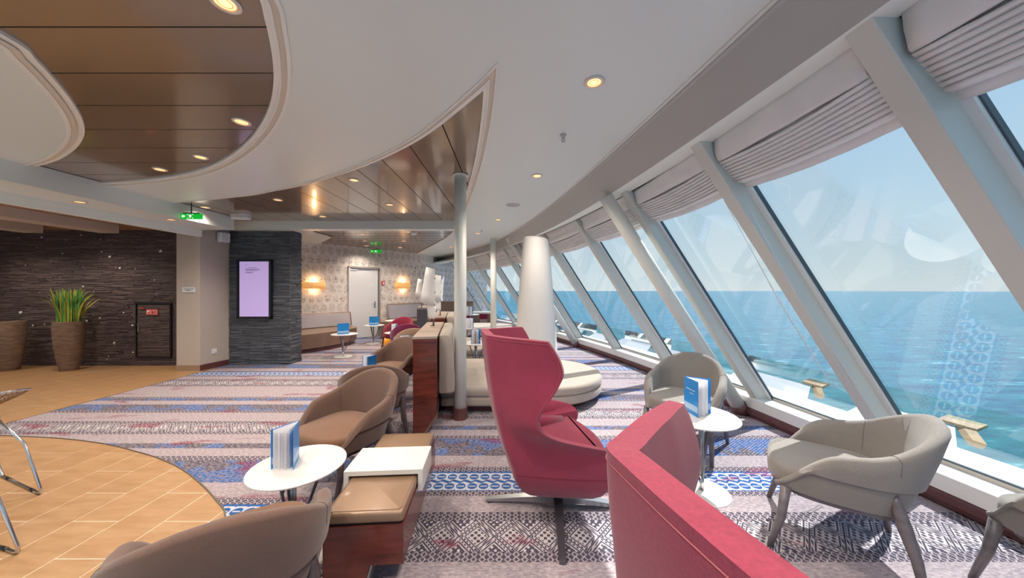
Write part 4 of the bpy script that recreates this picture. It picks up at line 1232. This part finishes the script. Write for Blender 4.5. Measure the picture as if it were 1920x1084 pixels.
island_back('second beige backrest beyond the first divider', (-1.40, 5.70, 0), ROT)
island('second beige island sofa behind the slim column', (0.0, 7.10, 0))
island('third beige island sofa in front of the far banquette', (-0.80, 10.6, 0))
# cone column on the island
cn = thing('cone_column', 'tall white tapered column standing in the round island seat', 'column', (0.335, 4.60, 0))
prof = [(0.315, 0.31), (0.30, 0.55), (0.278, 0.9), (0.252, 1.25), (0.225, 1.6), (0.197, 1.95), (0.180, 2.13)]
rings = [[(r * math.cos(2 * PI * k / 48), r * math.sin(2 * PI * k / 48), z) for k in range(48)] for r, z in prof]
for f, dz in ((0.985, 0.02), (0.95, 0.032), (0.86, 0.043), (0.6, 0.052), (0.2, 0.056)):
    rings.append([(0.178 * f * math.cos(2 * PI * k / 48), 0.178 * f * math.sin(2 * PI * k / 48), 2.135 + dz - 0.10 * (0.178 * f * math.cos(2 * PI * k / 48))) for k in range(48)])
rings[6] = [(x, y, z - 0.10 * x) for x, y, z in rings[6]]
MB().loft(rings).build('shade', 'lampshade', cn, smooth=True)
MB().lathe([(0.325, 0.305), (0.325, 0.325)], n=48).build('foot_ring', 'trim_white', cn)

# --- slim round columns and slanted struts (part of the building)
def slim(label, x, y, r, ztop):
    t = thing('column', label, 'column', (x, y, 0), 0); t['kind'] = 'structure'
    MB().lathe([(r, 0.10), (r, ztop)], n=32).build('shaft', 'strut', t, smooth=True)
    MB().lathe([(r + 0.014, 0), (r + 0.014, 0.125)], n=32).build('foot', 'base_brown', t, smooth=False)
    MB().lathe([(r + 0.02, ztop - 0.012), (r + 0.02, ztop)], n=32).build('collar', 'strut', t)
    return t
slim('slim white round column with brown foot, nearest one', -0.585, 3.72, 0.068, 2.75)
slim('slim white round column with brown foot further back', -0.46, 8.12, 0.074, 2.73)
def strut(label, y, k_=1.0):
    p0 = Vector(WP(y, -0.04, 0.06)); n = wn(y)
    p1 = p0 + Vector((-n.x * 1.66 , -n.y * 1.66, 2.42)) * k_
    t = thing('strut', label, 'column'); t['kind'] = 'structure'
    MB().tube([p0, p1], 0.075, 28).build('shaft', 'strut', t, smooth=True)
    MB().tube([p0 + Vector((0.03, 0, -0.06)), p0 + (p1 - p0) * 0.022], 0.086, 28).build('foot', 'base_brown', t, smooth=True)
strut('round white slanted strut beside the third visible mullion', 3.86)
strut('round white slanted strut far back behind the cone column', 8.35, 1.09)

# --- roman blinds
BL = ['white folded roman blind at the top right corner of the picture', 'white folded roman blind second from the right', 'white folded roman blind third from the right, right of the strut',
      'white folded roman blind left of the near strut', 'white folded roman blind fifth from the right', 'white folded roman blind just right of the cone column',
      'white folded roman blind just left of the cone column', 'white folded roman blind third from the far end', 'white folded roman blind second from the far end', 'white folded roman blind at the far end by the patterned wall']
def blind(i, label):
    y0, y1 = YM[i] + 0.075, YM[i + 1] - 0.075
    t = thing('roman_blind', label, 'blind', (0, 0, 0), 0, 'white roman blinds along the windows')
    rr_ = random.Random(40 + i)
    NY = 16
    def row(z, s, wob=0.004, sag=0.0):
        out = []
        for k in range(NY + 1):
            f = k / NY; y = y0 + (y1 - y0) * f
            out.append(GP(y, z - sag * math.sin(PI * f), s + rr_.uniform(-wob, wob)))
        return out
    # in the leaning plane: valance flap
    def sheet(nm, rows_, th=0.004):
        n = len(rows_[0]); V = [p for r in rows_ for p in r]; R = len(rows_)
        F = [(r * n + i2, r * n + i2 + 1, (r + 1) * n + i2 + 1, (r + 1) * n + i2) for r in range(R - 1) for i2 in range(n - 1)]
        mb = MB().add(V, F); o = mb.build(nm, 'blind', t, smooth=True)
        sd = o.modifiers.new('t', 'SOLIDIFY'); sd.thickness = th; sd.offset = 0
        return o
    zt = 2.505 if i < 4 else 2.68
    s0 = -0.085 if i < 4 else -0.15
    sheet('valance', [row(zt, s0), row(2.475, -0.10, 0.003), row(2.44, -0.118, 0.004), row(2.40, -0.138, 0.004), row(2.362, -0.152, 0.004), row(2.352, -0.146), row(2.356, -0.132)])
    sheet('back_cloth', [row(2.69, -0.03), row(2.50, -0.04), row(2.40, -0.07, 0.006), row(2.35, -0.10, 0.006)])
    nf = 8; zc = 2.348; dz = 0.0185
    lean0 = rr_.uniform(-0.25, 0.25)
    for k in range(nf):
        z = zc - k * dz; s = -0.150 + k * 0.005
        w = 0.004
        rows_ = [row(z + 0.012, s + 0.055, w, 0.012), row(z + 0.004, s + 0.012, w, 0.014), row(z - 0.004, s - 0.006, w * 0.6, 0.016), row(z - 0.012, s + 0.002, w * 0.6, 0.016), row(z - 0.013, s + 0.05, w, 0.014)]
        sheet('fold', rows_, 0.003)
    sheet('hem', [row(zc - nf * dz + 0.01, -0.08, 0.003, 0.014), row(zc - nf * dz - 0.01, -0.075, 0.003, 0.016), row(zc - nf * dz - 0.028, -0.07, 0.003, 0.018)])
    return t
for j, i in enumerate(range(1, 11)): blind(i, BL[j])
blind(0, 'white folded roman blind nearest the camera, beyond the right picture edge')
# bead chains of two blinds
for y, lab in ((2.5 + 0.10, 'thin bead chain hanging in a loop at the second mullion'), (2.5 - 0.075, 'thin bead chain against the side of the second mullion')):
    a = GP(y, 2.14, -0.13); b_ = GP(y, 0.75, -0.10) + Vector((-0.12, 0, 0))
    o = MB().tube([a, a + (b_ - a) * 0.5 + Vector((0, 0, -0.05)), b_, b_ + Vector((0.015, 0.03, 0.02)), a + (b_ - a) * 0.5 + Vector((0.02, 0.03, -0.03)), a + Vector((0.02, 0.03, 0))], 0.0022, 5).build('bead_chain', 'plastic_white', smooth=True)
    tag(o, lab, 'bead chain')

# --- downlights, speaker, sprinklers
def downlight(label, x, y, z, r=0.062, watt=40.0, warm=(1, 0.86, 0.72)):
    t = thing('downlight', label, 'ceiling light', (x, y, z), 0, 'round recessed downlights')
    MB().lathe([(r, 0.0), (r, -0.005), (r - 0.008, -0.009), (r - 0.018, -0.006), (r - 0.020, 0.0)], n=28, cap=False).build('rim', 'lamp_rim', t, smooth=True)
    MB().lathe([(r - 0.019, -0.006), (r - 0.026, 0.0), (r - 0.020, -0.001)], n=28, cap=False).build('reflector', 'lamp_copper', t, smooth=True)
    MB().lathe([(r - 0.022, -0.0035), (0.001, -0.003)], n=24).build('lamp', 'lamp_warm', t)
    MB().lathe([(r - 0.033, -0.0036), (r - 0.033, -0.0050), (r - 0.036, -0.0050), (r - 0.036, -0.0036)], n=24, cap=False).build('lens_ring', 'lamp_copper', t)
    l = bpy.data.lights.new('bulb', 'SPOT'); l.energy = watt; l.spot_size = math.radians(140); l.spot_blend = 0.8; l.color = warm; l.shadow_soft_size = 0.05
    lo = bpy.data.objects.new('bulb', l); COL.objects.link(lo); lo.parent = t; lo.location = (0, 0, -0.03)
def U(px, py, z):
    D = 616 * (z - 1.45) / (544 - py); return ((px - 960) / 616 * D, D, z)
DL = [((422, 6), ZB, 'downlight cut by the top edge in the bronze oval'), ((453, 229), ZB, 'downlight at the right rim of the bronze oval'), ((376, 295), ZB, 'downlight near the lower rim of the bronze oval, right one'),
      ((300, 318), ZB, 'downlight near the lower rim of the bronze oval, left one'), ((1114, 155), ZW, 'large downlight in the white ceiling nearest the camera'), ((1007, 330), ZW, 'second downlight in the white ceiling'),
      ((934, 412), ZW, 'small far downlight in the white ceiling above the back column'), ((896, 438), ZW, 'tiny downlight in the white ceiling left of the back column'), ((846, 463), ZW, 'farthest downlight in the white ceiling near the patterned wall'), ((150, 379), 2.52, 'downlight in the pale soffit over the passage'), ((321, 412), 2.52, 'downlight in the soffit beside the green exit sign'),
      ((24, 417), 2.60, 'downlight at the left edge among the ceiling baffles'), ((664, 338), ZB, 'downlight in the bronze crescent, first from the left rim'), ((521, 375), ZB, 'downlight in the bronze crescent above the stone pillar'),
      ((731, 384), ZB, 'downlight in the bronze crescent in front of the cross beam'), ((385, 389), ZB, 'downlight in the bronze crescent above the exit sign'), ((605, 406), ZB, 'downlight in the bronze crescent next to the cross beam'),
      ((488, 417), ZB, 'downlight right above the dark stone pillar'), ((680, 439), 2.742, 'downlight beyond the cross beam, nearest left one'), ((765, 435), 2.742, 'downlight beyond the cross beam, nearest right one'),
      ((684, 452), 2.742, 'downlight beyond the cross beam, second on the left'), ((757, 452), 2.742, 'downlight beyond the cross beam, second on the right'), ((687, 461), 2.742, 'farthest downlight on the left above the exit sign'), ((750, 464), 2.742, 'farthest downlight on the right')]
for (px, py), z, lab in DL:
    x, y, _ = U(px, py, z - 0.004)
    downlight(lab, x, y, z - 0.001, 0.062 if y < 9 else 0.07, ((52 if y < 8.8 else 34) if z != 2.52 else 26) if px != 385 else 12)
for x, y, z, lab in ((0.35, 0.9, ZW, 'added fill downlight in the white ceiling above the camera'), (0.4, -0.4, ZW, 'added fill downlight in the white ceiling behind the camera'), (-1.6, 0.4, ZB, 'added fill downlight in the bronze oval over the camera left'),
                     (-3.0, 0.2, ZB, 'added fill downlight in the bronze oval behind the camera left'), (-6.8, 3.2, ZB, 'added fill downlight in the bronze oval far left'), (-7.6, 5.4, 2.60, 'added fill downlight over the planters'),
                     (-9.0, 5.3, 2.60, 'added fill downlight at the far left over the second planter'), (-0.55, -0.5, ZW, 'added fill downlight behind the camera near the middle'), (-6.6, 1.9, ZB, 'added fill downlight of the oval out of frame left')):
    downlight(lab, x, y, z - 0.001, 0.062, 52)  # unseen extra downlights, added as fill to brighten the room
x, y, _ = U(962, 384, ZW)
sp_ = thing('ceiling_speaker', 'round grey ceiling speaker in the white ceiling', 'speaker', (x, y, ZW))
MB().lathe([(0.105, 0), (0.105, -0.006), (0.095, -0.010), (0.001, -0.011)], n=36).build('grille', 'grille', sp_); MB().lathe([(0.112, 0), (0.112, -0.004), (0.104, -0.008)], n=36, cap=False).build('rim', 'plastic_white', sp_)
def sprinkler(label, x, y, z, s=1.0):
    t = thing('sprinkler', label, 'sprinkler', (x, y, z), 0, 'sprinkler heads'); t.scale = (s,) * 3
    MB().lathe([(0.026, 0), (0.024, -0.006), (0.012, -0.010), (0.009, -0.030), (0.004, -0.034)], n=16).build('body', 'steel', t, smooth=True)
    for sx in (-1, 1): MB().tube([(sx * 0.009, 0, -0.026), (sx * 0.014, 0, -0.042), (sx * 0.004, 0, -0.055)], 0.0025, 6).build('yoke', 'steel', t)
    MB().lathe([(0.017, -0.055), (0.017, -0.058)], n=12).build('deflector', 'steel', t)
x, y, _ = U(1056, 253, ZW); sprinkler('sprinkler head in the white ceiling', x, y, ZW)
x, y, _ = U(903, 432, ZW); sprinkler('far sprinkler head in the white ceiling', x, y, ZW)
x, y, _ = U(645, 438, 2.742); sprinkler('sprinkler head beyond the cross beam on the left', x, y, 2.742)
x, y, _ = U(759, 467, 2.742); sprinkler('dark sprinkler head near the patterned wall', x, y, 2.742, 1.6)
x, y, _ = U(776, 436, 2.742)
sd_ = thing('smoke_detector', 'round white smoke detector beyond the cross beam', 'detector', (x, y, 2.742)); MB().lathe([(0.06, 0), (0.06, -0.03), (0.045, -0.055), (0.02, -0.065)], n=24).build('body', 'plastic_white', sd_, smooth=True)
MB().lathe([(0.065, 0), (0.065, -0.008)], n=24).build('base', 'plastic_white', sd_)
el = thing('emergency_light', 'white rounded emergency light on the bronze ceiling over the pillar', 'emergency light', (-4.72, 5.72, ZB))
seat_ = pad(MB(), rectplan(-0.15, 0.15, -0.07, 0.07, 0.05, 5), -0.075, -0.012, 0.02, 3).build('lens', 'plastic_white', el, smooth=True)
MB().prism(rectplan(-0.155, 0.155, -0.075, 0.075, 0.05, 5), -0.014, 0.0).build('base', 'plastic_white', el)
for k in range(4): MB().box(-0.02 + k * 0.035, -0.008 + k * 0.035, -0.0712, -0.069, -0.06, -0.03).build('vent', 'grille', el)

# --- exit signs
def exit_sign(label, loc, rot, s=1.0):
    t = thing('exit_sign', label, 'sign', loc, rot, 'green exit signs'); t.scale = (s,) * 3
    pad(MB(), rectplan(-0.165, 0.165, -0.02, 0.02, 0.018, 4), -0.095, -0.012, 0.008, 3).build('body', 'green_sign', t, smooth=True)
    MB().box(-0.12, 0.12, -0.012, 0.012, -0.014, 0.004).build('mount', 'dark_metal', t)
    y = -0.0215
    def poly(p, nm): MB().add([(x, y, z) for x, z in p] + [(x, y + 0.001, z) for x, z in p], [tuple(range(len(p))), tuple(range(2 * len(p) - 1, len(p) - 1, -1))] + [(i, i + len(p), (i + 1) % len(p) + len(p), (i + 1) % len(p)) for i in range(len(p))]).build(nm, 'sign_white', t)
    poly([(-0.135, -0.053), (-0.105, -0.025), (-0.105, -0.043), (-0.078, -0.043), (-0.078, -0.063), (-0.105, -0.063), (-0.105, -0.081)], 'arrow')
    # assembly point mark: figure and four corner arrows
    poly([(-0.018, -0.035), (0.0, -0.028), (0.018, -0.035), (0.022, -0.06), (0.010, -0.060), (0.008, -0.082), (-0.008, -0.082), (-0.010, -0.060), (-0.022, -0.06)], 'figure')
    for sx in (-1, 1):
        for sz in (-1, 1): poly([(sx * 0.045, -0.055 + sz * 0.034), (sx * 0.026, -0.055 + sz * 0.030), (sx * 0.042, -0.055 + sz * 0.016)], 'arrow')
    return t
exit_sign('green exit sign with white arrow by the pale soffit', (-4.78, 4.90, 2.60), 0, 0.98)
exit_sign('small green exit sign hanging before the patterned wall', (-4.12, 9.95, 2.68), 0, 1.05)
MB().tube([(-4.78, 4.90, 2.60), (-4.78, 4.90, 2.75)], 0.008, 8).build('hanger', 'dark_metal', None)
h_ = bpy.data.objects['hanger']; h_.parent = bpy.data.objects['exit_sign']; h_.matrix_parent_inverse = Matrix.Translation((4.78, -4.90, -2.60)) @ Matrix.Identity(4)

# --- screen on the pillar
tv = thing('wall_screen', 'upright lilac information screen in a black frame on the dark pillar', 'screen', ((TVX0 + TVX1) / 2, 6.40, 0))
hw = (TVX1 - TVX0) / 2
MB().box(-hw + 0.02, hw - 0.02, -0.062, -0.02, TVZ0 + 0.02, TVZ1 - 0.02).build('housing', 'black', tv)
MB().box(-hw + 0.055, hw - 0.05, -0.0655, -0.062, TVZ0 + 0.04, TVZ1 - 0.035).build('display', 'screen', tv)
for a in ((-hw, -hw + 0.03, TVZ0, TVZ1), (hw - 0.03, hw, TVZ0, TVZ1), (-hw, hw, TVZ0, TVZ0 + 0.022), (-hw, hw, TVZ1 - 0.022, TVZ1)):
    MB().box(a[0], a[1], -0.075, -0.02, a[2], a[3]).build('frame', 'black', tv)
tx = MB()
for k, (a, b_, z) in enumerate(((-0.10, 0.06, 1.885), (-0.16, 0.10, 1.855), (-0.16, 0.12, 1.842), (-0.16, 0.07, 1.829), (-0.16, 0.0, 1.795), (-0.16, -0.03, 1.782))):
    u = a
    while u < b_:
        w_ = 0.012 + 0.01 * ((k * 5 + int(u * 500)) % 4); tx.box(u, min(u + w_, b_), -0.0662, -0.0656, z - 0.0035, z + 0.0035); u += w_ + 0.006
tx.box(-0.155, -0.145, -0.0662, -0.0656, 1.93, 1.945)
tx.build('text_lines', 'screen_text', tv)
# --- signs and fittings on the left
def plate(name, label, cat, loc, w, h, m, d=0.012, rot=0.0):
    t = thing(name, label, cat, loc, rot); MB().box(-w / 2, w / 2, -d, 0, -h / 2, h / 2).build('plate', m, t); return t
npl = plate('name_plate', 'small white name plate on the beige pillar', 'sign', (-5.77, 5.872, 1.455), 0.23, 0.09, 'plastic_white')
nx = MB()
for z, a, b_ in ((0.014, -0.085, 0.085), (-0.012, -0.045, 0.045)):
    u = a
    while u < b_: nx.box(u, u + 0.010, -0.0135, -0.012, z - 0.006, z + 0.006); u += 0.015
nx.build('lettering', 'black', npl)
fs = plate('fire_sign', 'red and white fire equipment sign on the stone clad door', 'sign', (-6.86, 6.262, 1.03), 0.225, 0.105, 'red_sign', 0.004)
for a in ((-0.095, -0.015), (0.0, 0.045), (0.058, 0.10)):
    MB().box(a[0], a[1], -0.006, -0.004, -0.038, 0.038).build('panel', 'chip_white', fs)
MB().add([(-0.085, -0.0075, -0.03), (-0.03, -0.0075, -0.03), (-0.025, -0.0075, 0.03), (-0.045, -0.0075, 0.03), (-0.05, -0.0075, 0.0), (-0.085, -0.0075, -0.012)], [(0, 1, 2, 3, 4, 5)]).build('symbol', 'red_sign', fs)
MB().lathe([(0.016, -0.03), (0.016, 0.018), (0.006, 0.03)], (0.022, -0.006), 10).build('symbol', 'red_sign', fs)
MB().box(0.064, 0.090, -0.0075, -0.006, -0.03, 0.03).build('symbol', 'red_sign', fs)
plate('red_tag', 'small red tag at the corner of the stone clad door', 'sign', (-7.06, 6.262, 1.105), 0.08, 0.02, 'red_sign', 0.004)
rp = math.atan2(0.5, 0.08)
so = thing('wall_socket', 'white square wall socket low on the pale pillar', 'socket', (-5.543, 6.11, 0.315), rp)
MB().box(-0.045, 0.045, -0.010, 0, -0.045, 0.045).build('plate', 'plastic_white', so, bevel=0.003); MB().lathe([(0.02, -0.0105), (0.018, -0.0115)], n=16).build('outlet', 'grille', so).rotation_euler = (0, 0, 0)
ws = thing('wall_speaker', 'white box speaker high on the pale pillar', 'speaker', (-5.50, 6.22, 2.445), rp)
pad(MB(), rectplan(-0.09, 0.09, -0.10, 0, 0.02, 3), -0.09, 0.09, 0.015, 3).build('housing', 'plastic_white', ws, smooth=True)
MB().box(-0.07, 0.07, -0.104, -0.099, -0.07, 0.07).build('grille', 'plastic_white', ws)

# --- planters
def planter(label, x, y):
    t = thing('planter', label, 'planter', (x, y, 0), 0, 'tall tapered stone planters')
    o = MB().lathe([(0.102, 0), (0.108, 0.01), (0.128, 0.12), (0.152, 0.28), (0.172, 0.45), (0.184, 0.62), (0.188, 0.78), (0.185, 0.885), (0.172, 0.888), (0.170, 0.84), (0.16, 0.835)], n=40).build('pot', 'pot', t, smooth=True); smooth_by_angle(o, 50)
    MB().lathe([(0.168, 0.845), (0.001, 0.85)], n=24).build('soil', 'soil', t)
    return t
planter('tall brown stone planter holding the green grass plant', -7.98, 5.92)
planter('tall brown stone planter cut off by the left edge', -9.06, 5.92)
gp_ = thing('grass_plant', 'bushy plant of long green and yellow blades in the planter', 'plant', (-7.98, 5.92, 0.85))
rg = random.Random(21)
for k in range(170):
    a = rg.uniform(0, 2 * PI); rr0 = 0.135 * math.sqrt(rg.random()); L = rg.uniform(0.44, 0.66); out = rg.uniform(0.0, 0.07) if rg.random() < 0.8 else rg.uniform(0.10, 0.24)
    w = rg.uniform(0.008, 0.015); d = Vector((math.cos(a), math.sin(a), 0)); sd = Vector((-d.y, d.x, 0)).lerp(Vector((1, 0, 0)), 0.6).normalized()
    pts = []
    for j in range(6):
        f = j / 5; droop = 0.0 if f < 0.6 else (f - 0.6) ** 2 * rg.uniform(0.1, 0.5)
        c = d * (rr0 + out * f ** 2.2) + Vector((0, 0, L * (f - droop * (1.2 if out > .15 else 0.6))))
        ww = w * (1.0 - f ** 3) * (0.7 + 0.5 * min(1, f * 3)); nrm = Vector((0, -1, 0.3)) * 0.0
        pts.append((c - sd * ww, c + Vector((0, -0.004, 0)), c + sd * ww))
    V = [p for r in pts for p in r]; F = []
    for j in range(5):
        F += [(j * 3, j * 3 + 1, j * 3 + 4, j * 3 + 3), (j * 3 + 1, j * 3 + 2, j * 3 + 5, j * 3 + 4)]
    lo_ = MB().add(V, F)
    o = lo_.build('leaf', 'leaf_yellow' if (L > 0.58 and rg.random() < 0.6) or (out > 0.15 and rg.random() < 0.7) else 'leaf_green', gp_, smooth=True)

# --- wire chairs at the left edge
def wire_chair(label, loc, rot):
    t = thing('wire_chair', label, 'chair', loc, rot, 'wire seated chairs at the left edge')
    n = 52
    rim_ = [(0.30 * math.cos(2 * PI * k / n), 0.27 * math.sin(2 * PI * k / n), 0.70 + 0.06 * math.cos(2 * PI * k / n)) for k in range(n)]
    rings = [[(x * f_, y * f_, z + (0.57 - z) * (1 - f_) ** 0.8) for x, y, z in rim_] for f_ in (1.0, 0.93, 0.86, 0.79, 0.72, 0.64, 0.56, 0.47, 0.38, 0.28, 0.18, 0.08)]
    o = MB().loft(rings, False).build('seat', 'wire_seat', t, smooth=True)
    wf = o.modifiers.new('w', 'WIREFRAME'); wf.thickness = 0.009; wf.use_replace = True
    # finer lattice
    MB().tube(rim_ + [rim_[0]], 0.008, 8, False).build('rim', 'chrome', t, smooth=True)
    for sy in (-1, 1):
        p = [(0.10, sy * 0.10, 0.59), (0.23, sy * 0.20, 0.36), (0.345, sy * 0.235, 0.05), (0.35, sy * 0.235, 0.02), (0.32, sy * 0.235, 0.010), (-0.30, sy * 0.235, 0.010), (-0.33, sy * 0.235, 0.03), (-0.10, sy * 0.10, 0.59)]
        MB().tube(p, 0.0085, 10).build('sled_frame', 'chrome', t, smooth=True)
        for gx in (0.22, -0.2): MB().tube([(gx - 0.025, sy * 0.235, 0.010), (gx + 0.025, sy * 0.235, 0.010)], 0.0100, 10).build('glide', 'black', t, smooth=True)
    return t
wire_chair('chrome wire chair at the left edge, further one', (-3.74, 2.22, 0), math.radians(-20))
wire_chair('chrome wire chair at the left edge, nearer one cut by the frame', (-3.10, 1.66, 0), math.radians(-15))

# --- wall lamps and call point on the patterned wall
wrot = math.atan2(wdir.y, wdir.x)
def sconce(label, u, z, w, h):
    p = WB(u, 0.0, z); t = thing('wall_lamp', label, 'wall lamp', p, wrot, 'amber half round wall lamps')
    n = 20; V = []
    for k in range(n + 1):
        a = PI * k / n; V += [(-math.cos(a) * w / 2, -math.sin(a) * 0.11, -h / 2), (-math.cos(a) * w / 2, -math.sin(a) * 0.11, h / 2)]
    F = [(2 * k, 2 * k + 2, 2 * k + 3, 2 * k + 1) for k in range(n)]
    o = MB().add(V, F).build('shade', 'sconce', t, smooth=True); sd = o.modifiers.new('t', 'SOLIDIFY'); sd.thickness = 0.004
    MB().box(-0.05, 0.05, -0.03, 0, -0.06, 0.04).build('bracket', 'steel', t)
    MB().lathe([(0.02, -h / 2 - 0.035), (0.03, -h / 2 - 0.02), (0.02, 0.0)], (0, -0.04), 12).build('lamp', 'lamp_warm', t)
    for dz in (0.03, -0.03):
        l = bpy.data.lights.new('bulb', 'POINT'); l.energy = 2.6; l.color = (1, 0.6, 0.28); l.shadow_soft_size = 0.03
        lo = bpy.data.objects.new('bulb', l); COL.objects.link(lo); lo.parent = t; lo.location = (0, -0.06, dz + math.copysign(h / 2, dz))
sconce('amber wall lamp left of the white door', 0.98, 1.575, 0.62, 0.17)
sconce('amber wall lamp right of the white door', 3.71, 1.60, 0.60, 0.20)
cp = thing('call_point', 'small red fire call point right of the door', 'call point', WB(3.0, 0, 1.67), wrot)
MB().box(-0.05, 0.05, -0.03, 0, -0.06, 0.06).build('housing', 'red_sign', cp); MB().box(-0.02, 0.03, -0.032, -0.03, -0.04, 0.03).build('glass_plate', 'plastic_white', cp)

# --- leather banquettes along the walls
def banquette(label, front, u0, u1, zs, zb, lean=0.08):
    t = thing('banquette', label, 'sofa', (0, 0, 0), 0, 'leather banquettes')
    back = [tuple((wa + wdir * u - wnb * 0.03)) for u in (u1, u0)]
    plan = smoothcurve(front, 5) + back
    MB().prism(plan, 0.10, zs - 0.004).build('body', 'leather_brown', t)
    pl2 = [tuple(Vector(p) * 1.0) for p in plan]
    MB().prism(pl2, zs - 0.004, zs + 0.012).build('seat', 'leather_bronze', t)
    cx = sum(p[0] for p in plan) / len(plan); cy = sum(p[1] for p in plan) / len(plan)
    MB().prism([(cx + (p[0] - cx) * 0.93 - 0.02, cy + (p[1] - cy) * 0.93 + 0.02) for p in plan], 0.0, 0.10).build('plinth', 'base_brown', t)
    bu0, bu1 = u0, u1 - 0.02
    for nm, m, o0, o1, za, zt in (('backrest', 'leather_lilac', 0.20, 0.12, zs + 0.02, zb),):
        V = []
        for u in (bu0, bu1): V += [WB(u, o0, za), WB(u, o1, zt), WB(u, 0.03, zt), WB(u, 0.03, za)]
        b = MB().add(V, [(0, 1, 2, 3), (7, 6, 5, 4), (0, 4, 5, 1), (1, 5, 6, 2), (2, 6, 7, 3), (3, 7, 4, 0)]).build(nm, m, t, bevel=0.015)
        MB().tube([WB(bu0, o1 - 0.02, zt + 0.004), WB(bu1, o1 - 0.02, zt + 0.004)], 0.02, 8).build('top_roll', 'leather_bronze', b)
        MB().tube([WB(bu1, o0, za), WB(bu1, o1, zt)], 0.016, 8).build('end_roll', 'leather_brown', b)
    return t
banquette('curved leather banquette left of the white door behind the pillar', [(-5.60, 6.95), (-5.05, 7.12), (-4.62, 7.60), (-4.36, 8.15), (-4.24, 8.65), (-4.30, 9.10), (-4.62, 9.42)], 0.05, 1.93, 0.42, 0.80)
banquette('leather banquette right of the white door under the wall lamp', [(-3.98, 9.85), (-3.72, 9.62), (-3.2, 9.85), (-2.75, 10.35), (-2.45, 10.9)], 3.12, 4.45, 0.50, 0.98)
fb = thing('far_banquette', 'brown backed banquette with crimson seat blocks at the far end', 'sofa', (0, 0, 0))
MB().box(-2.84, -1.55, 13.10, 13.22, 0.60, 1.0).build('backrest', 'leather_brown', fb, bevel=0.01)
MB().box(-2.70, -0.62, 12.62, 13.10, 0.53, 0.60).build('seat', 'white_lam', fb)
for k in range(7):
    xa = -2.68 + k * 0.29
    if k % 2 == 0:
        b = MB().box(xa, xa + 0.28, 12.60, 12.64, 0.05, 0.53).build('front_block', 'leather_brown', fb)
    else:
        b = MB().box(xa, xa + 0.28, 12.58, 12.64, 0.34, 0.53).build('front_block', 'fab_crimson', fb); MB().box(xa, xa + 0.28, 12.60, 12.64, 0.05, 0.335).build('front_block', 'fab_sofa', fb)
MB().box(-2.68, -0.62, 12.66, 13.10, 0.0, 0.52).build('body', 'leather_brown', fb)
# --- lamps on the consoles
def shade_lamp(label, loc, s=1.0, two=True, rot=0.0):
    t = thing('table_lamp', label, 'lamp', loc, rot, 'white cone lamps on the dividers'); t.scale = (s,) * 3
    def cone(nm, z0, z1, xl0, xl1, xr0, xr1, d0, d1):
        rings = []
        for f in (0, 0.25, 0.5, 0.75, 1.0):
            z = z0 + (z1 - z0) * f; xl = xl0 + (xl1 - xl0) * f; xr = xr0 + (xr1 - xr0) * f; d = d0 + (d1 - d0) * f
            cx = (xl + xr) / 2; rx = (xr - xl) / 2
            rings.append([(cx + rx * math.cos(2 * PI * k / 28), d * math.sin(2 * PI * k / 28), z - 0.25 * rx * math.cos(2 * PI * k / 28)) for k in range(28)])
        return MB().loft(rings).build(nm, 'lampshade', t, smooth=True)
    cone('shade', 0.29, 0.76, -0.165, -0.085, 0.028, 0.028, 0.085, 0.055)
    if two: cone('lower_shade', 0.10, 0.30, -0.055, -0.085, 0.024, 0.024, 0.035, 0.05)
    MB().tube([(0.012, 0, 0.0), (0.012, 0, 0.70)], 0.011, 10).build('post', 'gun_metal', t, smooth=True)
    MB().lathe([(0.03, 0), (0.03, 0.008)], n=20).build('foot', 'gun_metal', t)
    for z in (0.62, 0.44, 0.27): MB().tube([(0.02, -0.004, z), (0.036, -0.004, z)], 0.008, 8).build('knob', 'black', t)
    return t
ca, sa = math.cos(ROT), math.sin(ROT)
def onconsole(ox, oy, r, lx, ly): return (ox + lx * math.cos(r) - ly * math.sin(r), oy + lx * math.sin(r) + ly * math.cos(r), 0.98)
shade_lamp('white cone lamp on the nearest divider top', onconsole(-0.995, 3.30, ROT, 0.115, 1.02), 1.0)
shade_lamp('white cone lamp on the second divider top', onconsole(-1.40, 5.70, ROT, 0.12, 0.35), 0.98)
shade_lamp('small white cone lamp standing on the third divider', (-2.42, 8.75, 0.98), 1.0, False)
console('third cherry wood console divider with a lamp, at the back', (-2.46, 8.50, 0), math.radians(12))
# screen panel
gs = thing('privacy_screen', 'grey metal screen panel with slotted top edge beside the lamps', 'screen panel', (-1.90, 7.36, 0), math.radians(-22))
MB().box(-0.27, 0.0, -0.012, 0.012, 0.45, 1.05).build('panel', 'gun_metal', gs)
MB().box(-0.27, 0.0, -0.02, 0.02, 0.0, 0.03).build('foot', 'gun_metal', gs)
for sx in (-0.25, -0.02): MB().tube([(sx, 0, 0.0), (sx, 0, 0.55)], 0.012, 8).build('leg', 'gun_metal', gs)
for k in range(8): MB().box(-0.26 + k * 0.032, -0.243 + k * 0.032, -0.014, 0.014, 1.02, 1.035).build('slot', 'chip_white', gs)
# small amber lantern at the foot of the wall by the door
ln = thing('lantern', 'small amber lantern on the floor beside the crimson chair', 'lantern', (-3.28, 8.55, 0))
MB().lathe([(0.09, 0.02), (0.115, 0.06), (0.10, 0.18), (0.06, 0.20)], n=20).build('glass', 'amber', ln, smooth=True); MB().lathe([(0.10, 0), (0.10, 0.02)], n=20).build('base', 'red_sign', ln)
